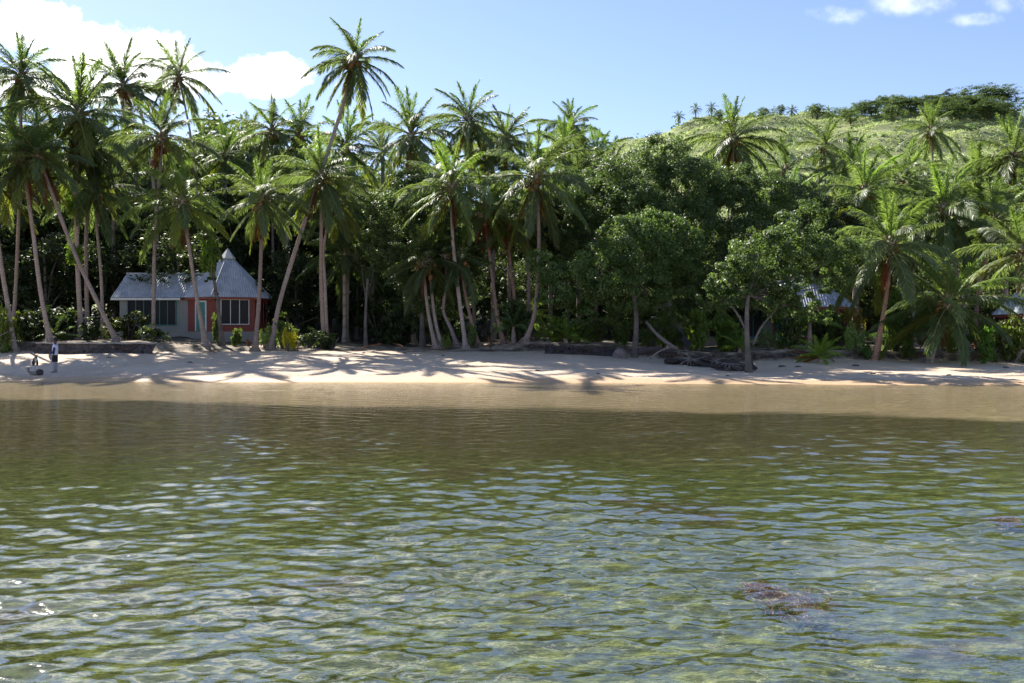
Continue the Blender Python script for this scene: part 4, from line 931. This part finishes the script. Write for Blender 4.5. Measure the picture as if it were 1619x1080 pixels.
d = 49.9; x = PX(56,d)
dg_ = thing('dog', 'black dog with white chest and legs standing by the driftwood facing the water', 'dog', (x,d,G(x,d)), R(30), sc=1.04)
V = [(0,.30,.46),(0,.08,.47),(0,-.10,.46),(0,-.19,.54),(0,-.24,.64),(0,-.28,.69),(0,-.37,.66),(0,-.42,.65),(0,.42,.47),(0,.52,.38),(0,.56,.28)]
E = [(0,1),(1,2),(2,3),(3,4),(4,5),(5,6),(6,7),(0,8),(8,9),(9,10)]
Rr = [(.10,.12),(.105,.12),(.12,.145),(.09,.10),(.07,.075),(.072,.07),(.042,.042),(.03,.03),.035,.028,.018]
for s in (-1, 1):
    k = len(V); V += [(.085*s,-.13,.36),(.088*s,-.12,.20),(.088*s,-.13,.05),(.088*s,-.17,.025)]; E += [(2,k),(k,k+1),(k+1,k+2),(k+2,k+3)]; Rr += [.055,.033,.026,.028]
    k = len(V); V += [(.085*s,.25,.36),(.09*s,.20,.28),(.09*s,.33,.17),(.09*s,.31,.05),(.09*s,.26,.025)]; E += [(0,k),(k,k+1),(k+1,k+2),(k+2,k+3),(k+3,k+4)]; Rr += [.075,.05,.03,.025,.027]
body = skinned('body', V, E, Rr, M_FURB, dg_, root=1)
body.data.materials.append(M_FURW)
for p in body.data.polygons:
    c = p.center
    if c.z < .21 or (c.y < -.16 and abs(c.x) < .05 and .34 < c.z < .58 and p.normal.y < 0) or c.y < -.40: p.material_index = 1
for s in (-1, 1):
    b = MB(); b.add([(.03*s,-.25,.75),(.06*s,-.22,.72),(.05*s,-.28,.71),(.14*s,-.26,.765),(.12*s,-.24,.74)], [(0,1,3),(0,3,2),(1,4,3),(2,3,4),(1,2,4),(0,2,1)]); b.obj('ear', M_FURB, dg_)
b = MB(); b.blob((0,-.452,.655), (.016,.012,.013), 5, 0); b.obj('nose', M_FURB, dg_, True)

# ------------------------------------------------------------------ weed on the sea floor
def seaweed(px, d, w, z, label, seed):
    x = PX(px, d); q = np.random.default_rng(seed); b = MB()
    for k in range(240):
        a = q.uniform(0,6.28); rr = w*1.25*q.random()**.8; c = np.array([rr*math.cos(a), rr*1.3*math.sin(a), q.uniform(-.08,.02)]); p = [c]; dv = q.normal(size=3)*.5+np.array([0,0,.2])
        for i in range(4): dv = dv+q.normal(size=3)*.5; dv[2] *= .5; dv /= np.linalg.norm(dv); p.append(p[-1]+dv*.028)
        for pp in p: pp[2] = min(pp[2], .03)
        b.tube(p, [.004,.006,.006,.005,.003], 4)
    tag(b.obj('seaweed_clump', simple('brown_algae', (.48,.28,.17), .7, .4, 14), None, loc=(x,d,z)), label, 'seaweed')
seaweed(1265, 9.6, .34, -.50, 'larger clump of reddish brown seaweed near the surface in the right foreground', 3)
seaweed(1206, 10.2, .15, -.52, 'small clump of reddish seaweed left of and behind the larger clump', 4)
seaweed(1590, 14., .17, -.52, 'small orange brown seaweed clump close to the right edge', 5)

# ------------------------------------------------------------------ sky, sun, camera
SAZ, SEL = R(-33), R(40)
S = Vector((math.sin(SAZ)*math.cos(SEL), math.cos(SAZ)*math.cos(SEL), math.sin(SEL)))
sl = bpy.data.lights.new('sun', 'SUN'); sl.energy = 5.; sl.angle = R(.53); sl.color = (1,.95,.87)
so = bpy.data.objects.new('sun', sl); COL.objects.link(so); so.rotation_euler = (-S).to_track_quat('-Z', 'Y').to_euler()
wd = bpy.data.worlds.new('World'); scn.world = wd; wd.use_nodes = True; nt = wd.node_tree; nt.nodes.clear(); n = N(nt)
sky = n('ShaderNodeTexSky'); sky.sky_type = 'NISHITA'; sky.sun_disc = False; sky.sun_elevation = SEL; sky.sun_rotation = SAZ
sky.altitude = 0; sky.air_density = 1.0; sky.dust_density = .15; sky.ozone_density = 2.0
g = n('ShaderNodeTexCoord').outputs['Generated']
dx, dy, dz = n('ShaderNodeSeparateXYZ', {0: g}).outputs
iy = n.math('DIVIDE', 1., n.math('MAXIMUM', dy, .05))
u = n.math('MULTIPLY', dx, iy); v = n.math('MULTIPLY', dz, iy)
uv = n('ShaderNodeCombineXYZ', {0: u, 1: v, 2: 0.}).outputs[0]
nz = n.noise(uv, 7., 7, .62, .3); nf = n.noise(uv, 26., 5, .6)
def blob(cu, cv, ru, rv):
    a = n.math('DIVIDE', n.math('SUBTRACT', u, cu), ru); b_ = n.math('DIVIDE', n.math('SUBTRACT', v, cv), rv)
    return n.math('SUBTRACT', 1., n.math('SQRT', n.math('ADD', n.math('MULTIPLY', a, a), n.math('MULTIPLY', b_, b_))))
def cpx(px, py, rx, ry): return blob((px-CX)/F0, (HY-py)/F0, rx/F0, ry/F0)
def cover(lst, amp, fine, lo, hi, opa):
    m = None
    for args in lst:
        c = cpx(*args); m = c if m is None else n.math('MAXIMUM', m, c)
    m = n.math('ADD', n.math('MINIMUM', m, .55), n.math('ADD', n.math('MULTIPLY_ADD', nz, amp, -.5*amp), n.math('MULTIPLY_ADD', nf, fine, -.5*fine)))
    return n.math('MULTIPLY', n.math('MULTIPLY', n.ramp(m, lo, hi), n.math('GREATER_THAN', dy, .06)), opa)
m = cover(((150,80,190,58),(40,35,110,60),(250,110,110,48),(415,118,112,52),(90,140,200,50),(250,-330,640,190),(700,-700,420,150),(1500,-520,300,90)), 1.5, 1.0, .20, .50, 1.)  # clouds above the frame are unseen, added to whiten water reflections and give fill
m = n.math('MAXIMUM', m, cover(((1430,4,90,24),(1316,22,66,22),(1615,6,60,22),(1545,30,50,16)), 2.2, 1.6, .1, 1.5, .55))
veil = n.math('MULTIPLY', n.ramp(u, .2, -.9), .04)            # thin bright veil of high cloud towards the sun
m = n.math('MAXIMUM', m, n.math('MULTIPLY', veil, n.math('MULTIPLY', n.math('GREATER_THAN', dy, .06), n.ramp(dz, -.02, .05))))
skc = n.mix(1., sky.outputs[0], (.99,.93,1.06), 'MULTIPLY')
b1 = n('ShaderNodeBackground', {'Color': skc, 'Strength': .078})
b2 = n('ShaderNodeBackground', {'Color': (1.,1.,1.), 'Strength': 1.0})
n('ShaderNodeOutputWorld', {'Surface': n('ShaderNodeMixShader', {0: m, 1: b1.outputs[0], 2: b2.outputs[0]}).outputs[0]})

cam = bpy.data.cameras.new('camera'); co = bpy.data.objects.new('camera', cam); COL.objects.link(co); scn.camera = co
co.location = (0,0,CH); co.rotation_euler = (R(90),0,0); cam.sensor_width = 36; cam.lens = 36*F0/1619; cam.shift_y = -(540-HY)/1619; cam.clip_end = 3000; cam.clip_start = .1
vs = scn.view_settings; vs.view_transform = 'Standard'; vs.look = 'None'; vs.gamma = 1; vs.exposure = 1.2; vs.use_curve_mapping = False
scn.cycles.max_bounces = 8; scn.cycles.transparent_max_bounces = 8; scn.cycles.diffuse_bounces = 3; scn.cycles.glossy_bounces = 3
scn.cycles.use_denoising = True; scn.cycles.sample_clamp_direct = 1.6; scn.cycles.sample_clamp_indirect = 6
